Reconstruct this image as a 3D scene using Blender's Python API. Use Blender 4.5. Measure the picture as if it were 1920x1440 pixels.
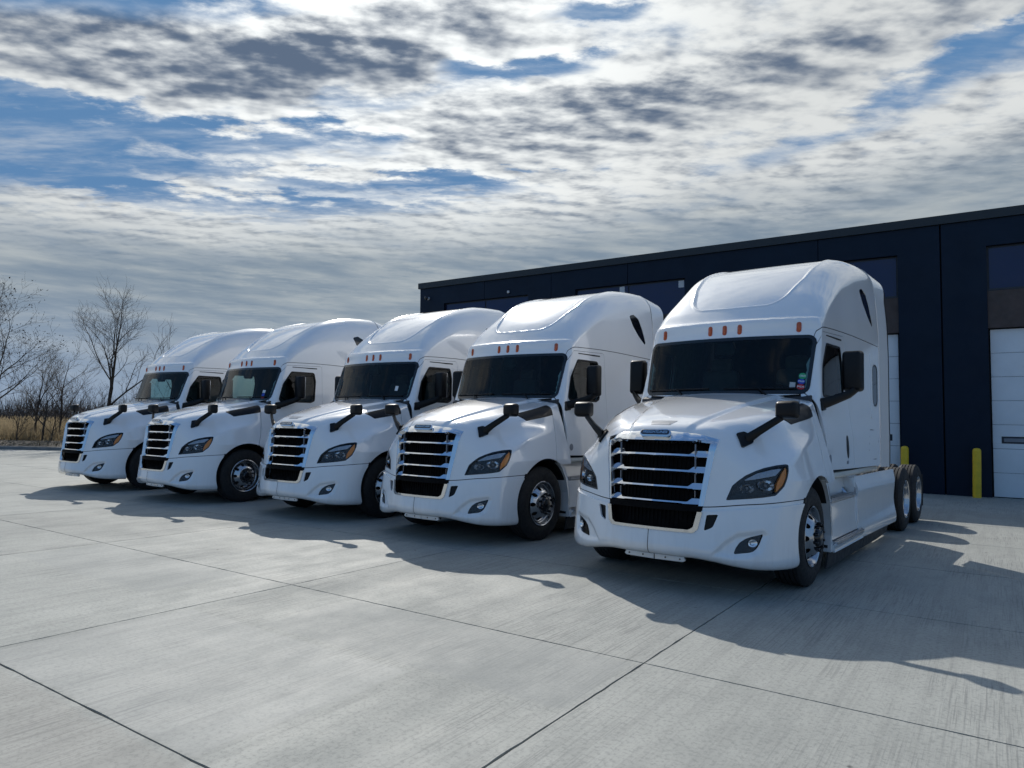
import bpy, bmesh, math, random
import numpy as np
from mathutils import Vector, Matrix, Euler
random.seed(7); RNG = np.random.default_rng(11)
for o in list(bpy.data.objects): bpy.data.objects.remove(o, do_unlink=True)
SC = bpy.context.scene
COL = SC.collection
RAD = math.radians

# ================================================================ camera, sky, sun, exposure
CAM_H = 1.5717
cd = bpy.data.cameras.new('camera'); cam = bpy.data.objects.new('camera', cd); COL.objects.link(cam)
cd.sensor_width = 36.0; cd.lens = 1321.42 / 1920 * 36; cd.shift_y = 25.77 / 1920
cd.clip_start = 0.05; cd.clip_end = 3000
cam.matrix_world = Matrix.Translation((0, 0, CAM_H)) @ Matrix.Rotation(RAD(90 + 2.2026), 4, 'X') @ Matrix.Rotation(RAD(1.0984), 4, 'Z')
SC.camera = cam
SC.view_settings.view_transform = 'Standard'; SC.view_settings.look = 'None'
SC.view_settings.gamma = 1.0; SC.view_settings.use_curve_mapping = False
SC.view_settings.exposure = 0.18
SC.render.engine = 'CYCLES'
SC.cycles.max_bounces = 6; SC.cycles.diffuse_bounces = 2; SC.cycles.glossy_bounces = 3
SC.cycles.use_adaptive_sampling = True; SC.cycles.adaptive_threshold = .02
SC.cycles.transmission_bounces = 4; SC.cycles.transparent_max_bounces = 12
SC.cycles.caustics_reflective = False; SC.cycles.caustics_refractive = False
SC.cycles.sample_clamp_indirect = 6.0
SC.cycles.use_denoising = True
SUN_AZ, SUN_EL = -11.6, 38.5          # degrees: left of the view axis, above the horizon
SUN_DIR = Vector((math.sin(RAD(SUN_AZ)) * math.cos(RAD(SUN_EL)), math.cos(RAD(SUN_AZ)) * math.cos(RAD(SUN_EL)), math.sin(RAD(SUN_EL))))
sd = bpy.data.lights.new('sun', 'SUN'); sd.energy = 3.2; sd.angle = RAD(0.55); sd.color = (1.0, 0.955, 0.88)
sun = bpy.data.objects.new('sun', sd); COL.objects.link(sun)
sun.rotation_euler = SUN_DIR.to_track_quat('Z', 'Y').to_euler(); sun.location = (0, 0, 30)

# ---------------------------------------------------------------- node helpers
class NT:
    """small wrapper that makes node trees readable"""
    def __init__(s, tree): s.t = tree; s.n = tree.nodes; s.l = tree.links
    def add(s, kind, **kw):
        nd = s.n.new(kind)
        for k, v in kw.items(): setattr(nd, k, v)
        return nd
    def put(s, sock, v):
        if v is None: return
        if isinstance(v, bpy.types.NodeSocket): s.l.new(v, sock)
        else:
            try: sock.default_value = v
            except Exception: sock.default_value = (*v, 1.0)
    def math(s, op, a, b=None, c=None, clamp=False):
        nd = s.add('ShaderNodeMath', operation=op, use_clamp=clamp)
        for i, v in enumerate((a, b, c)): s.put(nd.inputs[i], v)
        return nd.outputs[0]
    def vmath(s, op, a, b=None, out=0):
        nd = s.add('ShaderNodeVectorMath', operation=op); s.put(nd.inputs[0], a)
        if b is not None: s.put(nd.inputs[1], b)
        return nd.outputs[out]
    def dot(s, a, b): return s.vmath('DOT_PRODUCT', a, b, 'Value')
    def mix(s, f, a, b, mode='MIX'):
        nd = s.add('ShaderNodeMix', data_type='RGBA', blend_type=mode); s.put(nd.inputs[0], f)
        s.put(nd.inputs[6], a); s.put(nd.inputs[7], b); return nd.outputs[2]
    def rng(s, v, a, b, c=0.0, d=1.0, smooth=True):
        nd = s.add('ShaderNodeMapRange', interpolation_type='SMOOTHSTEP' if smooth else 'LINEAR')
        for i, q in enumerate((v, a, b, c, d)): s.put(nd.inputs[i], q)
        return nd.outputs[0]
    def noise(s, vec, scale, detail=4, rough=.55, dist=0.0, col=False, lac=2.0):
        nd = s.add('ShaderNodeTexNoise'); s.put(nd.inputs['Vector'], vec)
        for k, v in (('Scale', scale), ('Detail', detail), ('Roughness', rough), ('Distortion', dist), ('Lacunarity', lac)): s.put(nd.inputs[k], v)
        return nd.outputs['Color' if col else 'Fac']
    def comb(s, x, y, z):
        nd = s.add('ShaderNodeCombineXYZ')
        for i, v in enumerate((x, y, z)): s.put(nd.inputs[i], v)
        return nd.outputs[0]
    def sep(s, v):
        nd = s.add('ShaderNodeSeparateXYZ'); s.put(nd.inputs[0], v); return nd.outputs
    def mapping(s, v, loc=(0, 0, 0), rot=(0, 0, 0), scale=(1, 1, 1)):
        nd = s.add('ShaderNodeMapping'); s.put(nd.inputs[0], v)
        nd.inputs[1].default_value = loc; nd.inputs[2].default_value = rot; nd.inputs[3].default_value = scale
        return nd.outputs[0]

# ---------------------------------------------------------------- sky: clear blue air with a broken altocumulus deck over it
wd = bpy.data.worlds.new('World'); SC.world = wd; wd.use_nodes = True
wd.cycles.sampling_method = 'NONE'
wn = NT(wd.node_tree); bgn = wn.n['Background']; bgn.inputs[1].default_value = .1
sky = wn.add('ShaderNodeTexSky', sky_type='NISHITA'); sky.sun_disc = False
sky.sun_elevation = RAD(SUN_EL); sky.sun_rotation = RAD(SUN_AZ); sky.air_density = 1.0; sky.dust_density = .2; sky.ozone_density = 2.5
def build_sky():
    t = wn
    d = t.vmath('NORMALIZE', t.add('ShaderNodeTexCoord').outputs['Generated']); x, y, z = t.sep(d)
    az = t.math('MULTIPLY', t.math('ARCTAN2', x, y), 57.2958); el = t.math('MULTIPLY', t.math('ARCSINE', z), 57.2958)
    h = t.math('ADD', t.math('MAXIMUM', z, 0.0), .05)
    uv = t.comb(t.math('DIVIDE', x, h), t.math('DIVIDE', y, h), 0.0)
    cs = t.dot(d, tuple(SUN_DIR))
    # noise fields: broad masses, puffs (lit from the sun's side), combed cirrus
    n1 = t.noise(uv, 1.15, 4, .55); n4 = t.noise(t.vmath('ADD', uv, (5.3, 2.1, 0)), 2.1, 3, .52)
    p = t.mapping(uv, rot=(0, 0, RAD(-16)), scale=(1.0, 1.5, 1))
    n2 = t.noise(p, 5.2, 7, .60)
    n3 = t.noise(t.vmath('ADD', p, (-.012, .060, 0)), 5.2, 3, .60)
    emb = t.math('SUBTRACT', n2, n3)
    cirr = t.noise(t.mapping(uv, rot=(0, 0, RAD(24)), scale=(1.1, 3.4, 1)), 1.7, 6, .62)
    k1, k2, k3, k4 = [t.math('SUBTRACT', q, .5) for q in (n1, n2, cirr, n4)]
    aw = t.math('ADD', az, t.math('MULTIPLY_ADD', k4, 10.0, t.math('MULTIPLY', k2, 9.0)))
    ew = t.math('ADD', el, t.math('MULTIPLY_ADD', k1, 3.0, t.math('MULTIPLY_ADD', k2, 5.0, t.math('MULTIPLY', k3, 3.0))))
    aw2 = t.math('MULTIPLY_ADD', k4, 9.0, az); ew2 = t.math('MULTIPLY_ADD', k1, 3.0, t.math('MULTIPLY_ADD', k2, 2.6, el))
    def blob(a0, e0, wa, we, rot, aw, ew):
        c, s = math.cos(RAD(rot)), math.sin(RAD(rot))
        da = t.math('SUBTRACT', aw, a0); de = t.math('SUBTRACT', ew, e0)
        pp = t.math('MULTIPLY_ADD', da, c / wa, t.math('MULTIPLY', de, s / wa)); q = t.math('MULTIPLY_ADD', de, c / we, t.math('MULTIPLY', da, -s / we))
        return t.rng(t.math('MULTIPLY_ADD', pp, pp, t.math('MULTIPLY', q, q)), 0, 3.2, 1.0, 0.0)
    def total(L, aw, ew):
        r = None
        for b in L:
            k = t.math('MULTIPLY', blob(*b[:5], aw, ew), b[5]); r = k if r is None else t.math('ADD', r, k)
        return r
    holes = total([(-36, 27.4, 10, 2.6, 6, 1.2), (-35, 18.2, 10, 2.5, 9, 1.1), (-1, 27.2, 5.0, .8, 3, .9), (-9, 18.7, 10, .8, 3, .75), (-21, 16.2, 10, .7, 3, .65),
                   (-16, 21.2, 7.0, .8, 3, .6), (27, 22.4, 7.0, .9, 18, .55), (36, 24.6, 4.0, .8, 18, .6), (5, 31, 4.0, .9, 0, .85), (-14, 24.2, 8, .6, 8, .6)], aw, ew)
    darks = total([(-25, 25.0, 13.0, 1.9, 5, 1.0), (-10, 28.6, 9.0, 1.7, 14, .8), (4.5, 23.2, 9.5, 1.9, 4, .70), (17, 25.4, 8.0, 1.3, 4, .45), (31, 27.6, 9.0, 1.5, 5, .45),
                   (30, 15.2, 15, 2.6, 10, .55)], aw2, ew2)
    bank = t.rng(y, -.05, .60, -.42, .15)                                   # the deck thins out behind the camera
    dens = t.math('ADD', t.math('MULTIPLY_ADD', k1, .75, t.math('MULTIPLY', k2, 1.15)), t.math('ADD', bank, .62))
    dens = t.math('MULTIPLY_ADD', holes, -.60, t.math('MULTIPLY_ADD', darks, .55, dens))
    a_low = t.rng(dens, .20, .78)
    alpha = t.math('MAXIMUM', a_low, t.math('MULTIPLY', t.rng(cirr, .42, .76), t.rng(bank, -.42, .15, .10, .50)))
    thick = t.math('MULTIPLY_ADD', k4, .75, t.math('MULTIPLY_ADD', k2, .45, t.math('MULTIPLY_ADD', emb, -3.2, .14)))
    thick = t.math('MULTIPLY_ADD', darks, .74, t.math('MULTIPLY_ADD', a_low, .24, thick))
    shade = t.rng(thick, .0, 1.6)
    glow = t.math('POWER', t.rng(cs, .84, 1.0, 0, 1, False), 1.6)
    bright = t.vmath('SCALE', (7.8, 8.0, 7.9)); t.l.new(t.math('MULTIPLY_ADD', glow, .55, .84), bright.node.inputs[3])
    cloud = t.mix(shade, bright, (1.0, 1.38, 2.05, 1))
    air = t.mix(1.0, sky.outputs[0], (.84, 1.18, 1.36, 1), 'MULTIPLY')
    air = t.vmath('MINIMUM', air, (1.0, 2.15, 4.0))
    col = t.mix(t.math('MULTIPLY', alpha, .97), air, cloud)
    # low stratus streaks towards the horizon
    st = t.noise(t.comb(t.math('MULTIPLY', az, .045), t.math('MULTIPLY_ADD', az, .02, t.math('MULTIPLY', ew, .42)), 3.0), 1.0, 4, .55)
    st2 = t.noise(t.comb(t.math('MULTIPLY', az, .15), t.math('MULTIPLY_ADD', az, .05, t.math('MULTIPLY', el, 1.05)), 9.0), 1.0, 3, .5)
    sv = t.rng(t.math('MULTIPLY_ADD', st2, .75, t.math('MULTIPLY', st, .60)), .50, .96)
    strat = t.mix(sv, (1.75, 2.35, 3.05, 1), (3.7, 4.1, 4.3, 1))
    strat = t.mix(t.rng(el, 1.0, 10.0, .8, 0.0), strat, (2.15, 2.95, 4.2, 1))
    fade = t.math('MULTIPLY_ADD', k1, 5.0, t.math('MULTIPLY_ADD', az, -.085, el))
    col = t.mix(t.math('MULTIPLY', t.rng(fade, 13.0, 18.5, 1.0, 0.0), t.rng(bank, -.42, .10, .18, .95)), col, strat)
    t.l.new(col, bgn.inputs[0])
build_sky()


# ================================================================ materials
MATS = {}
def mat(name, base=(.5, .5, .5), rough=.5, metal=0.0, coat=0.0, spec=.5, var=.06, vscale=6.0, bump=0.0, bscale=60.0, emit=None):
    """Principled surface with a little procedural colour and gloss variation"""
    if name in MATS: return MATS[name]
    m = bpy.data.materials.new(name); m.use_nodes = True; t = NT(m.node_tree)
    b = t.n['Principled BSDF']
    oc = t.add('ShaderNodeTexCoord').outputs['Object']
    n = t.noise(oc, vscale, 5, .6)
    f = t.rng(n, .3, .7, 1 - var, 1 + var, False)
    c = t.vmath('SCALE', base); c.node.inputs[3].default_value = 1.0; t.l.new(f, c.node.inputs[3])
    t.l.new(c, b.inputs['Base Color'])
    t.put(b.inputs['Roughness'], t.rng(t.noise(oc, vscale * 2.3, 4, .6), .3, .7, max(rough * .85, .02), min(rough * 1.2 + .01, 1), False))
    b.inputs['Metallic'].default_value = metal; b.inputs['Specular IOR Level'].default_value = spec
    b.inputs['Coat Weight'].default_value = coat; b.inputs['Coat Roughness'].default_value = .035
    if bump:
        bn = t.add('ShaderNodeBump'); bn.inputs['Strength'].default_value = bump; bn.inputs['Distance'].default_value = .01
        t.l.new(t.noise(oc, bscale, 4, .6), bn.inputs['Height']); t.l.new(bn.outputs[0], b.inputs['Normal'])
    MATS[name] = m; return m
def glass(name, tint, refl=.9, rough=.02, ior=1.5):
    """thin tinted sheet glass: tinted see-through plus Fresnel reflection"""
    m = bpy.data.materials.new(name); m.use_nodes = True; t = NT(m.node_tree); t.n.remove(t.n['Principled BSDF'])
    tr = t.add('ShaderNodeBsdfTransparent'); tr.inputs[0].default_value = (*tint, 1)
    gl = t.add('ShaderNodeBsdfGlossy'); gl.inputs['Color'].default_value = (refl, refl, refl, 1); gl.inputs['Roughness'].default_value = rough
    fr = t.add('ShaderNodeFresnel'); fr.inputs[0].default_value = ior
    mx = t.add('ShaderNodeMixShader'); t.l.new(fr.outputs[0], mx.inputs[0]); t.l.new(tr.outputs[0], mx.inputs[1]); t.l.new(gl.outputs[0], mx.inputs[2])
    t.l.new(mx.outputs[0], t.n['Material Output'].inputs[0]); MATS[name] = m; return m
def paint_white():
    """clear-coated white cab paint with a faint film of road dust low down"""
    m = bpy.data.materials.new('white_paint'); m.use_nodes = True; t = NT(m.node_tree); b = t.n['Principled BSDF']
    oc = t.add('ShaderNodeTexCoord').outputs['Object']; x, y, z = t.sep(oc)
    n = t.noise(oc, 3.0, 6, .62); n2 = t.noise(t.mapping(oc, scale=(9, 9, 1.2)), 1.0, 6, .65)
    low = t.math('MULTIPLY', t.rng(z, .2, 1.0, 1.0, 0.0), t.rng(n2, .42, .72))
    c = t.mix(t.math('MULTIPLY', low, .22), t.mix(n, (.85, .855, .86), (.88, .885, .89)), (.50, .47, .43))
    t.l.new(c, b.inputs['Base Color'])
    b.inputs['Roughness'].default_value = .24; b.inputs['Coat Weight'].default_value = 1.0; b.inputs['Coat IOR'].default_value = 1.75
    t.l.new(t.math('ADD', t.math('MULTIPLY', low, .25), .03), b.inputs['Coat Roughness'])
    bn = t.add('ShaderNodeBump'); bn.inputs['Strength'].default_value = .025; bn.inputs['Distance'].default_value = .01
    t.l.new(t.noise(oc, 45, 2, .5), bn.inputs['Height']); t.l.new(bn.outputs[0], b.inputs['Coat Normal'])
    MATS['white_paint'] = m; return m
WHITE = paint_white()
CHROME = mat('chrome', (.78, .80, .83), .07, 1.0, var=.03)
ALU = mat('polished_aluminium', (.50, .51, .53), .17, 1.0, var=.06, vscale=25)
TREADPLATE = mat('step_aluminium', (.42, .43, .45), .38, .9, var=.1, bump=.3, bscale=90)
BLACK = mat('black_plastic', (.005, .0055, .007), .40, spec=.28, var=.15, bump=.08, bscale=350)
GLOSSBLACK = mat('gloss_black', (.008, .009, .012), .16, var=.1, coat=.3)
SEAM = mat('gap_rubber', (.008, .008, .009), .8)
RUBBER = mat('tyre_rubber', (.016, .016, .017), .72, var=.25, vscale=14, bump=.15, bscale=120)
SKIRT = mat('skirt_rubber', (.03, .032, .035), .6, var=.2)
FRAME = mat('frame_black', (.012, .012, .013), .5, var=.2)
INTERIOR = mat('interior_trim', (.035, .036, .04), .75, var=.15)
INTGREY = mat('interior_grey', (.10, .10, .105), .8, var=.1)
AMBER = mat('amber_lens', (.85, .27, .02), .22, coat=.6, var=.08)
MARKER = mat('marker_lens', (.50, .085, .015), .2, coat=.6, var=.1)
SILVER = mat('lamp_reflector', (.95, .96, .97), .12, .75, coat=.6, var=.12, vscale=55)
LAMPGREY = mat('lamp_bezel', (.20, .215, .25), .3, .3, coat=.4)
NAVY = mat('badge_navy', (.012, .014, .03), .25, coat=.4)
MESH = mat('grille_mesh', (.003, .003, .0035), .7, spec=.12, var=.2)
CREAM = mat('lower_trim', (.66, .655, .60), .35, .1, coat=.3, var=.06)
GLASS = glass('windscreen_glass', (.50, .66, .64), .6)
SIDEGLASS = glass('side_glass', (.55, .68, .66), .7)
DARKGLASS = mat('privacy_glass', (.006, .006, .008), .06, coat=.5)
LENS = glass('clear_lens', (.98, .99, 1.0), .6, ior=1.28)

# ================================================================ mesh helpers
def link(o, parent=None):
    COL.objects.link(o)
    if parent is not None: o.parent = parent
    return o
def empty(name, loc=(0, 0, 0), rz=0.0, parent=None):
    o = bpy.data.objects.new(name, None); o.location = loc; o.rotation_euler = (0, 0, rz); o.empty_display_size = .2
    return link(o, parent)
def tag(o, label=None, cat=None, group=None, kind=None):
    for k, v in (('label', label), ('category', cat), ('group', group), ('kind', kind)):
        if v: o[k] = v
    return o
def bm_obj(name, bm, m, parent=None, smooth=35):
    me = bpy.data.meshes.new(name); bmesh.ops.recalc_face_normals(bm, faces=bm.faces[:]); bm.to_mesh(me); bm.free()
    for p in me.polygons: p.use_smooth = smooth is not None
    if smooth is not None: me.set_sharp_from_angle(angle=RAD(smooth))
    me.materials.append(m); return link(bpy.data.objects.new(name, me), parent)
def np_mesh(name, P, F, m, N=None, parent=None, smooth=True):
    """mesh from numpy arrays; F is (n,3) or (n,4); N optional vertex normals"""
    P = np.asarray(P, np.float32); F = np.array(F, np.int32); k = F.shape[1]
    if N is not None:
        g = np.cross(P[F[:, 1]] - P[F[:, 0]], P[F[:, 2]] - P[F[:, 0]]); bad = (g * np.asarray(N)[F].sum(1)).sum(1) < 0; F[bad] = F[bad][:, ::-1]
    me = bpy.data.meshes.new(name)
    me.vertices.add(len(P)); me.vertices.foreach_set('co', P.ravel())
    me.loops.add(F.size); me.loops.foreach_set('vertex_index', F.ravel())
    me.polygons.add(len(F)); me.polygons.foreach_set('loop_start', np.arange(0, F.size, k, dtype=np.int32))
    me.polygons.foreach_set('use_smooth', np.full(len(F), smooth, bool))
    me.update(calc_edges=True)
    if N is not None: me.normals_split_custom_set_from_vertices(np.asarray(N, np.float32))
    me.materials.append(m); return link(bpy.data.objects.new(name, me), parent)
def bm_box(bm, c, s, bev=0.0, rot=None, seg=2):
    r = bmesh.ops.create_cube(bm, size=1.0); vs = r['verts']
    for v in vs: v.co = Vector((v.co.x * s[0], v.co.y * s[1], v.co.z * s[2]))
    if bev:
        es = list({e for v in vs for e in v.link_edges})
        r = bmesh.ops.bevel(bm, geom=es, offset=bev, segments=seg, affect='EDGES', profile=.5)
        vs = list({v for f in r['faces'] for v in f.verts} | {v for v in vs if v.is_valid})
    M = Matrix.Translation(c) @ (rot.to_matrix().to_4x4() if rot else Matrix.Identity(4))
    for v in vs: v.co = M @ v.co
    return vs
def box(name, c, s, m, parent=None, bev=.006, rot=None, seg=2):
    bm = bmesh.new(); bm_box(bm, c, s, bev, rot, seg); return bm_obj(name, bm, m, parent)
def bm_tube(bm, pts, rad, n=8, cap=True):
    pts = [Vector(p) for p in pts]; rings = []
    up = Vector((0, 0, 1))
    for i, p in enumerate(pts):
        d = (pts[min(i + 1, len(pts) - 1)] - pts[max(i - 1, 0)]).normalized()
        a = d.cross(up if abs(d.z) < .95 else Vector((1, 0, 0))).normalized(); b = d.cross(a)
        r = rad[i] if hasattr(rad, '__len__') else rad
        rings.append([bm.verts.new(p + (a * math.cos(t) + b * math.sin(t)) * r) for t in [2 * math.pi * k / n for k in range(n)]])
    for i in range(len(rings) - 1):
        for k in range(n): bm.faces.new((rings[i][k], rings[i][(k + 1) % n], rings[i + 1][(k + 1) % n], rings[i + 1][k]))
    if cap: bm.faces.new(rings[0]); bm.faces.new(rings[-1][::-1])
def tube(name, pts, rad, m, parent=None, n=8):
    bm = bmesh.new(); bm_tube(bm, pts, rad, n); return bm_obj(name, bm, m, parent, 50)
def lathe_np(prof, n=64):
    """prof: (radius, axial) pairs, axis = X. Returns P,F quads"""
    prof = np.array(prof, float); a = np.linspace(0, 2 * np.pi, n, endpoint=False)
    P = np.stack([np.repeat(prof[:, 1], n), np.outer(prof[:, 0], np.cos(a)).ravel(), np.outer(prof[:, 0], np.sin(a)).ravel()], 1)
    F = []
    for i in range(len(prof) - 1):
        k = np.arange(n); k2 = (k + 1) % n
        F.append(np.stack([i * n + k, i * n + k2, (i + 1) * n + k2, (i + 1) * n + k], 1))
    return P, np.vstack(F)
def lathe(name, prof, m, parent=None, n=64, smooth=30):
    P, F = lathe_np(prof, n); bm = bmesh.new(); vs = [bm.verts.new(p) for p in P]
    for f in F: bm.faces.new([vs[i] for i in f])
    return bm_obj(name, bm, m, parent, smooth)
def prism(name, poly, axis, a, b, m, parent=None, bev=0.0, smooth=35):
    """extrude a 2-D outline along an axis ('x': poly=(y,z), 'y': poly=(x,z), 'z': poly=(x,y)) from a to b"""
    def to3(p, t): return {'x': (t, p[0], p[1]), 'y': (p[0], t, p[1]), 'z': (p[0], p[1], t)}[axis]
    bm = bmesh.new(); A = [bm.verts.new(to3(p, a)) for p in poly]; B = [bm.verts.new(to3(p, b)) for p in poly]
    bm.faces.new(A); bm.faces.new(B[::-1]); n = len(poly)
    for i in range(n): bm.faces.new((A[i], B[i], B[(i + 1) % n], A[(i + 1) % n]))
    if bev:
        bmesh.ops.bevel(bm, geom=bm.edges[:], offset=bev, segments=2, affect='EDGES', profile=.5)
    return bm_obj(name, bm, m, parent, smooth)

# ---------------------------------------------------------------- sheets: pieces of a sculpted surface that can be cut
class Sheet:
    def __init__(s, P, N, T): s.P, s.N, s.T = P, N, T
    def clip(s, phi):
        """keep the side where phi < 0, cutting triangles exactly along phi = 0"""
        if callable(phi): phi = phi(s.P, s.N)
        phi = np.where(np.abs(phi) < 1e-6, 1e-6, phi); T = s.T; ins = phi[T] < 0; c = ins.sum(1)
        out = [T[c == 3]]; cut = T[(c == 1) | (c == 2)]; ci = ins[(c == 1) | (c == 2)]
        P, N = s.P, s.N
        if len(cut):
            one = ci.sum(1) == 1
            # rotate so that the odd vertex is first
            odd = np.where(one, ci.argmax(1), (~ci).argmax(1)); r = (odd[:, None] + np.arange(3)) % 3
            q = np.take_along_axis(cut, r, 1)
            e = np.sort(np.concatenate([q[:, [0, 1]], q[:, [0, 2]]]), axis=1); ue, inv = np.unique(e, axis=0, return_inverse=True); inv = inv.ravel()
            w = phi[ue[:, 0]] / (phi[ue[:, 0]] - phi[ue[:, 1]]); w = w[:, None]
            nP = P[ue[:, 0]] * (1 - w) + P[ue[:, 1]] * w; nN = N[ue[:, 0]] * (1 - w) + N[ue[:, 1]] * w
            nN /= np.maximum(np.linalg.norm(nN, axis=1, keepdims=True), 1e-9)
            base = len(P); P = np.vstack([P, nP]); N = np.vstack([N, nN]); k = len(q); a, b = base + inv[:k], base + inv[k:]
            o = one; out.append(np.stack([q[o, 0], a[o], b[o]], 1))
            o = ~one; out.append(np.stack([a[o], q[o, 1], q[o, 2]], 1)); out.append(np.stack([a[o], q[o, 2], b[o]], 1))
        return Sheet(P, N, np.vstack(out)).pack()
    def pack(s):
        u, inv = np.unique(s.T, return_inverse=True)
        if len(s.T) == 0: return Sheet(np.zeros((0, 3)), np.zeros((0, 3)), np.zeros((0, 3), int))
        return Sheet(s.P[u], s.N[u], inv.reshape(-1, 3))
    def offset(s, d): return Sheet(s.P + s.N * d, s.N, s.T)
    def flip(s): return Sheet(s.P, -s.N, s.T[:, ::-1])
    def side(s, sg):  # right (+1) or left (-1) half
        return s.clip(lambda P, N: -sg * P[:, 0] + .002)
    def boundary(s):
        E = np.concatenate([s.T[:, [0, 1]], s.T[:, [1, 2]], s.T[:, [2, 0]]]); S = np.sort(E, 1)
        _, idx, cnt = np.unique(S, axis=0, return_index=True, return_counts=True)
        return E[idx[cnt == 1]]
    def solid(s, th):
        """thicken inwards by th with flat rims"""
        B = s.boundary(); P, N, n = s.P, s.N, len(s.P); Q = P - N * th
        a, b = B[:, 0], B[:, 1]; d = P[b] - P[a]; rn = np.cross(d, N[a]); rn /= np.maximum(np.linalg.norm(rn, axis=1, keepdims=True), 1e-9)
        RP = np.concatenate([P[a], P[b], Q[b], Q[a]]); RN = np.concatenate([rn] * 4); k = len(B); i = np.arange(k) + 2 * n
        RT = np.concatenate([np.stack([i + k, i, i + 3 * k], 1), np.stack([i + k, i + 3 * k, i + 2 * k], 1)])
        return Sheet(np.vstack([P, Q, RP]), np.vstack([N, -N, RN]), np.vstack([s.T, s.T[:, ::-1] + n, RT]))
    def obj(s, name, m, parent=None, th=None):
        q = s.solid(th) if th else s
        return np_mesh(name, q.P, q.T, m, q.N, parent)
    @staticmethod
    def join(L):
        P, N, T, k = [], [], [], 0
        for q in L: P.append(q.P); N.append(q.N); T.append(q.T + k); k += len(q.P)
        return Sheet(np.vstack(P), np.vstack(N), np.vstack(T))
def body_sheet(sdf, C, xs, ys, zs, faces):
    """shoot rays from C through a grid on a box around the body (right half), then mirror"""
    C = np.array(C, float); L = []
    for f in faces:
        if f == 'front': A, B = np.meshgrid(xs, zs, indexing='ij'); G = np.stack([A, np.full_like(A, ys[0]), B], -1); fl = False
        if f == 'top': A, B = np.meshgrid(xs, ys, indexing='ij'); G = np.stack([A, B, np.full_like(A, zs[-1])], -1); fl = False
        if f == 'side': A, B = np.meshgrid(ys, zs, indexing='ij'); G = np.stack([np.full_like(A, xs[-1]), A, B], -1); fl = False
        if f == 'under': A, B = np.meshgrid(xs, ys, indexing='ij'); G = np.stack([A, B, np.full_like(A, zs[0])], -1); fl = True
        n1, n2 = A.shape; D = G.reshape(-1, 3) - C; D /= np.linalg.norm(D, axis=1, keepdims=True)
        P = shoot(sdf, C, D); i = np.arange(n1 * n2).reshape(n1, n2)
        a, b, c, d = i[:-1, :-1].ravel(), i[1:, :-1].ravel(), i[1:, 1:].ravel(), i[:-1, 1:].ravel()
        T = np.concatenate([np.stack([a, b, c], 1), np.stack([a, c, d], 1)])
        if fl: T = T[:, ::-1]
        L.append((P, T))
    P = np.vstack([p for p, _ in L]); k = 0; T = []
    for p, t in L: T.append(t + k); k += len(p)
    T = np.vstack(T)
    key = np.round(P, 5); _, idx, inv = np.unique(key, axis=0, return_index=True, return_inverse=True); P = P[idx]; T = inv.ravel()[T]
    T = T[(T[:, 0] != T[:, 1]) & (T[:, 1] != T[:, 2]) & (T[:, 0] != T[:, 2])]
    N = grad(sdf, P); c0 = np.abs(P[:, 0]) < 1e-4; N[c0, 0] = 0; N /= np.linalg.norm(N, axis=1, keepdims=True); P[c0, 0] = 0
    R = Sheet(P, N, T); M = np.array([-1, 1, 1.0]); Lf = Sheet(P * M, N * M, T[:, ::-1])
    S = Sheet.join([R, Lf]); key = np.round(S.P, 5); _, idx, inv = np.unique(key, axis=0, return_index=True, return_inverse=True)
    return Sheet(S.P[idx], S.N[idx], inv.ravel()[S.T])

# ---------------------------------------------------------------- numeric surface helpers
def pch(xs, ys):
    """monotone cubic (PCHIP) interpolator with linear ends"""
    xs=np.array(xs,float); ys=np.array(ys,float); h=np.diff(xs); d=np.diff(ys)/h
    m=np.zeros_like(xs); m[0]=d[0]; m[-1]=d[-1]
    for i in range(1,len(xs)-1):
        if d[i-1]*d[i]>0:
            w1=2*h[i]+h[i-1]; w2=h[i]+2*h[i-1]; m[i]=(w1+w2)/(w1/d[i-1]+w2/d[i])
    def f(x):
        x=np.asarray(x,float); i=np.clip(np.searchsorted(xs,x)-1,0,len(h)-1)
        t=(x-xs[i])/h[i]; tc=np.clip(t,0,1); hh=h[i]
        a=(1+2*tc)*(1-tc)**2; b=tc*(1-tc)**2; c=tc*tc*(3-2*tc); e=tc*tc*(tc-1)
        y=a*ys[i]+b*hh*m[i]+c*ys[i+1]+e*hh*m[i+1]
        return y+np.where(t<0,(x-xs[i])*m[i],0)+np.where(t>1,(x-xs[i+1])*m[i+1],0)
    return f
def smax(a,b,k):
    h=np.maximum(k-np.abs(a-b),0)/k
    return np.maximum(a,b)+h*h*k*.25
def sstep(a,b,x):
    t=np.clip((x-a)/(b-a),0,1); return t*t*(3-2*t)
def sdpoly(px,py,poly,r=0.0):
    """signed distance to a closed polygon (negative inside), rounded outwards by r"""
    poly=np.array(poly,float); d=np.full(px.shape,1e9); s=np.ones(px.shape)
    n=len(poly)
    for i in range(n):
        ax,ay=poly[i]; bx,by=poly[i-1]; ex,ey=bx-ax,by-ay; wx,wy=px-ax,py-ay
        t=np.clip((wx*ex+wy*ey)/(ex*ex+ey*ey+1e-12),0,1)
        d=np.minimum(d,(wx-ex*t)**2+(wy-ey*t)**2)
        c1=py>=ay; c2=py<by; c3=ex*wy>ey*wx
        s=np.where((c1&c2&c3)|(~c1&~c2&~c3),-s,s)
    return s*np.sqrt(d)-r
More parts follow.
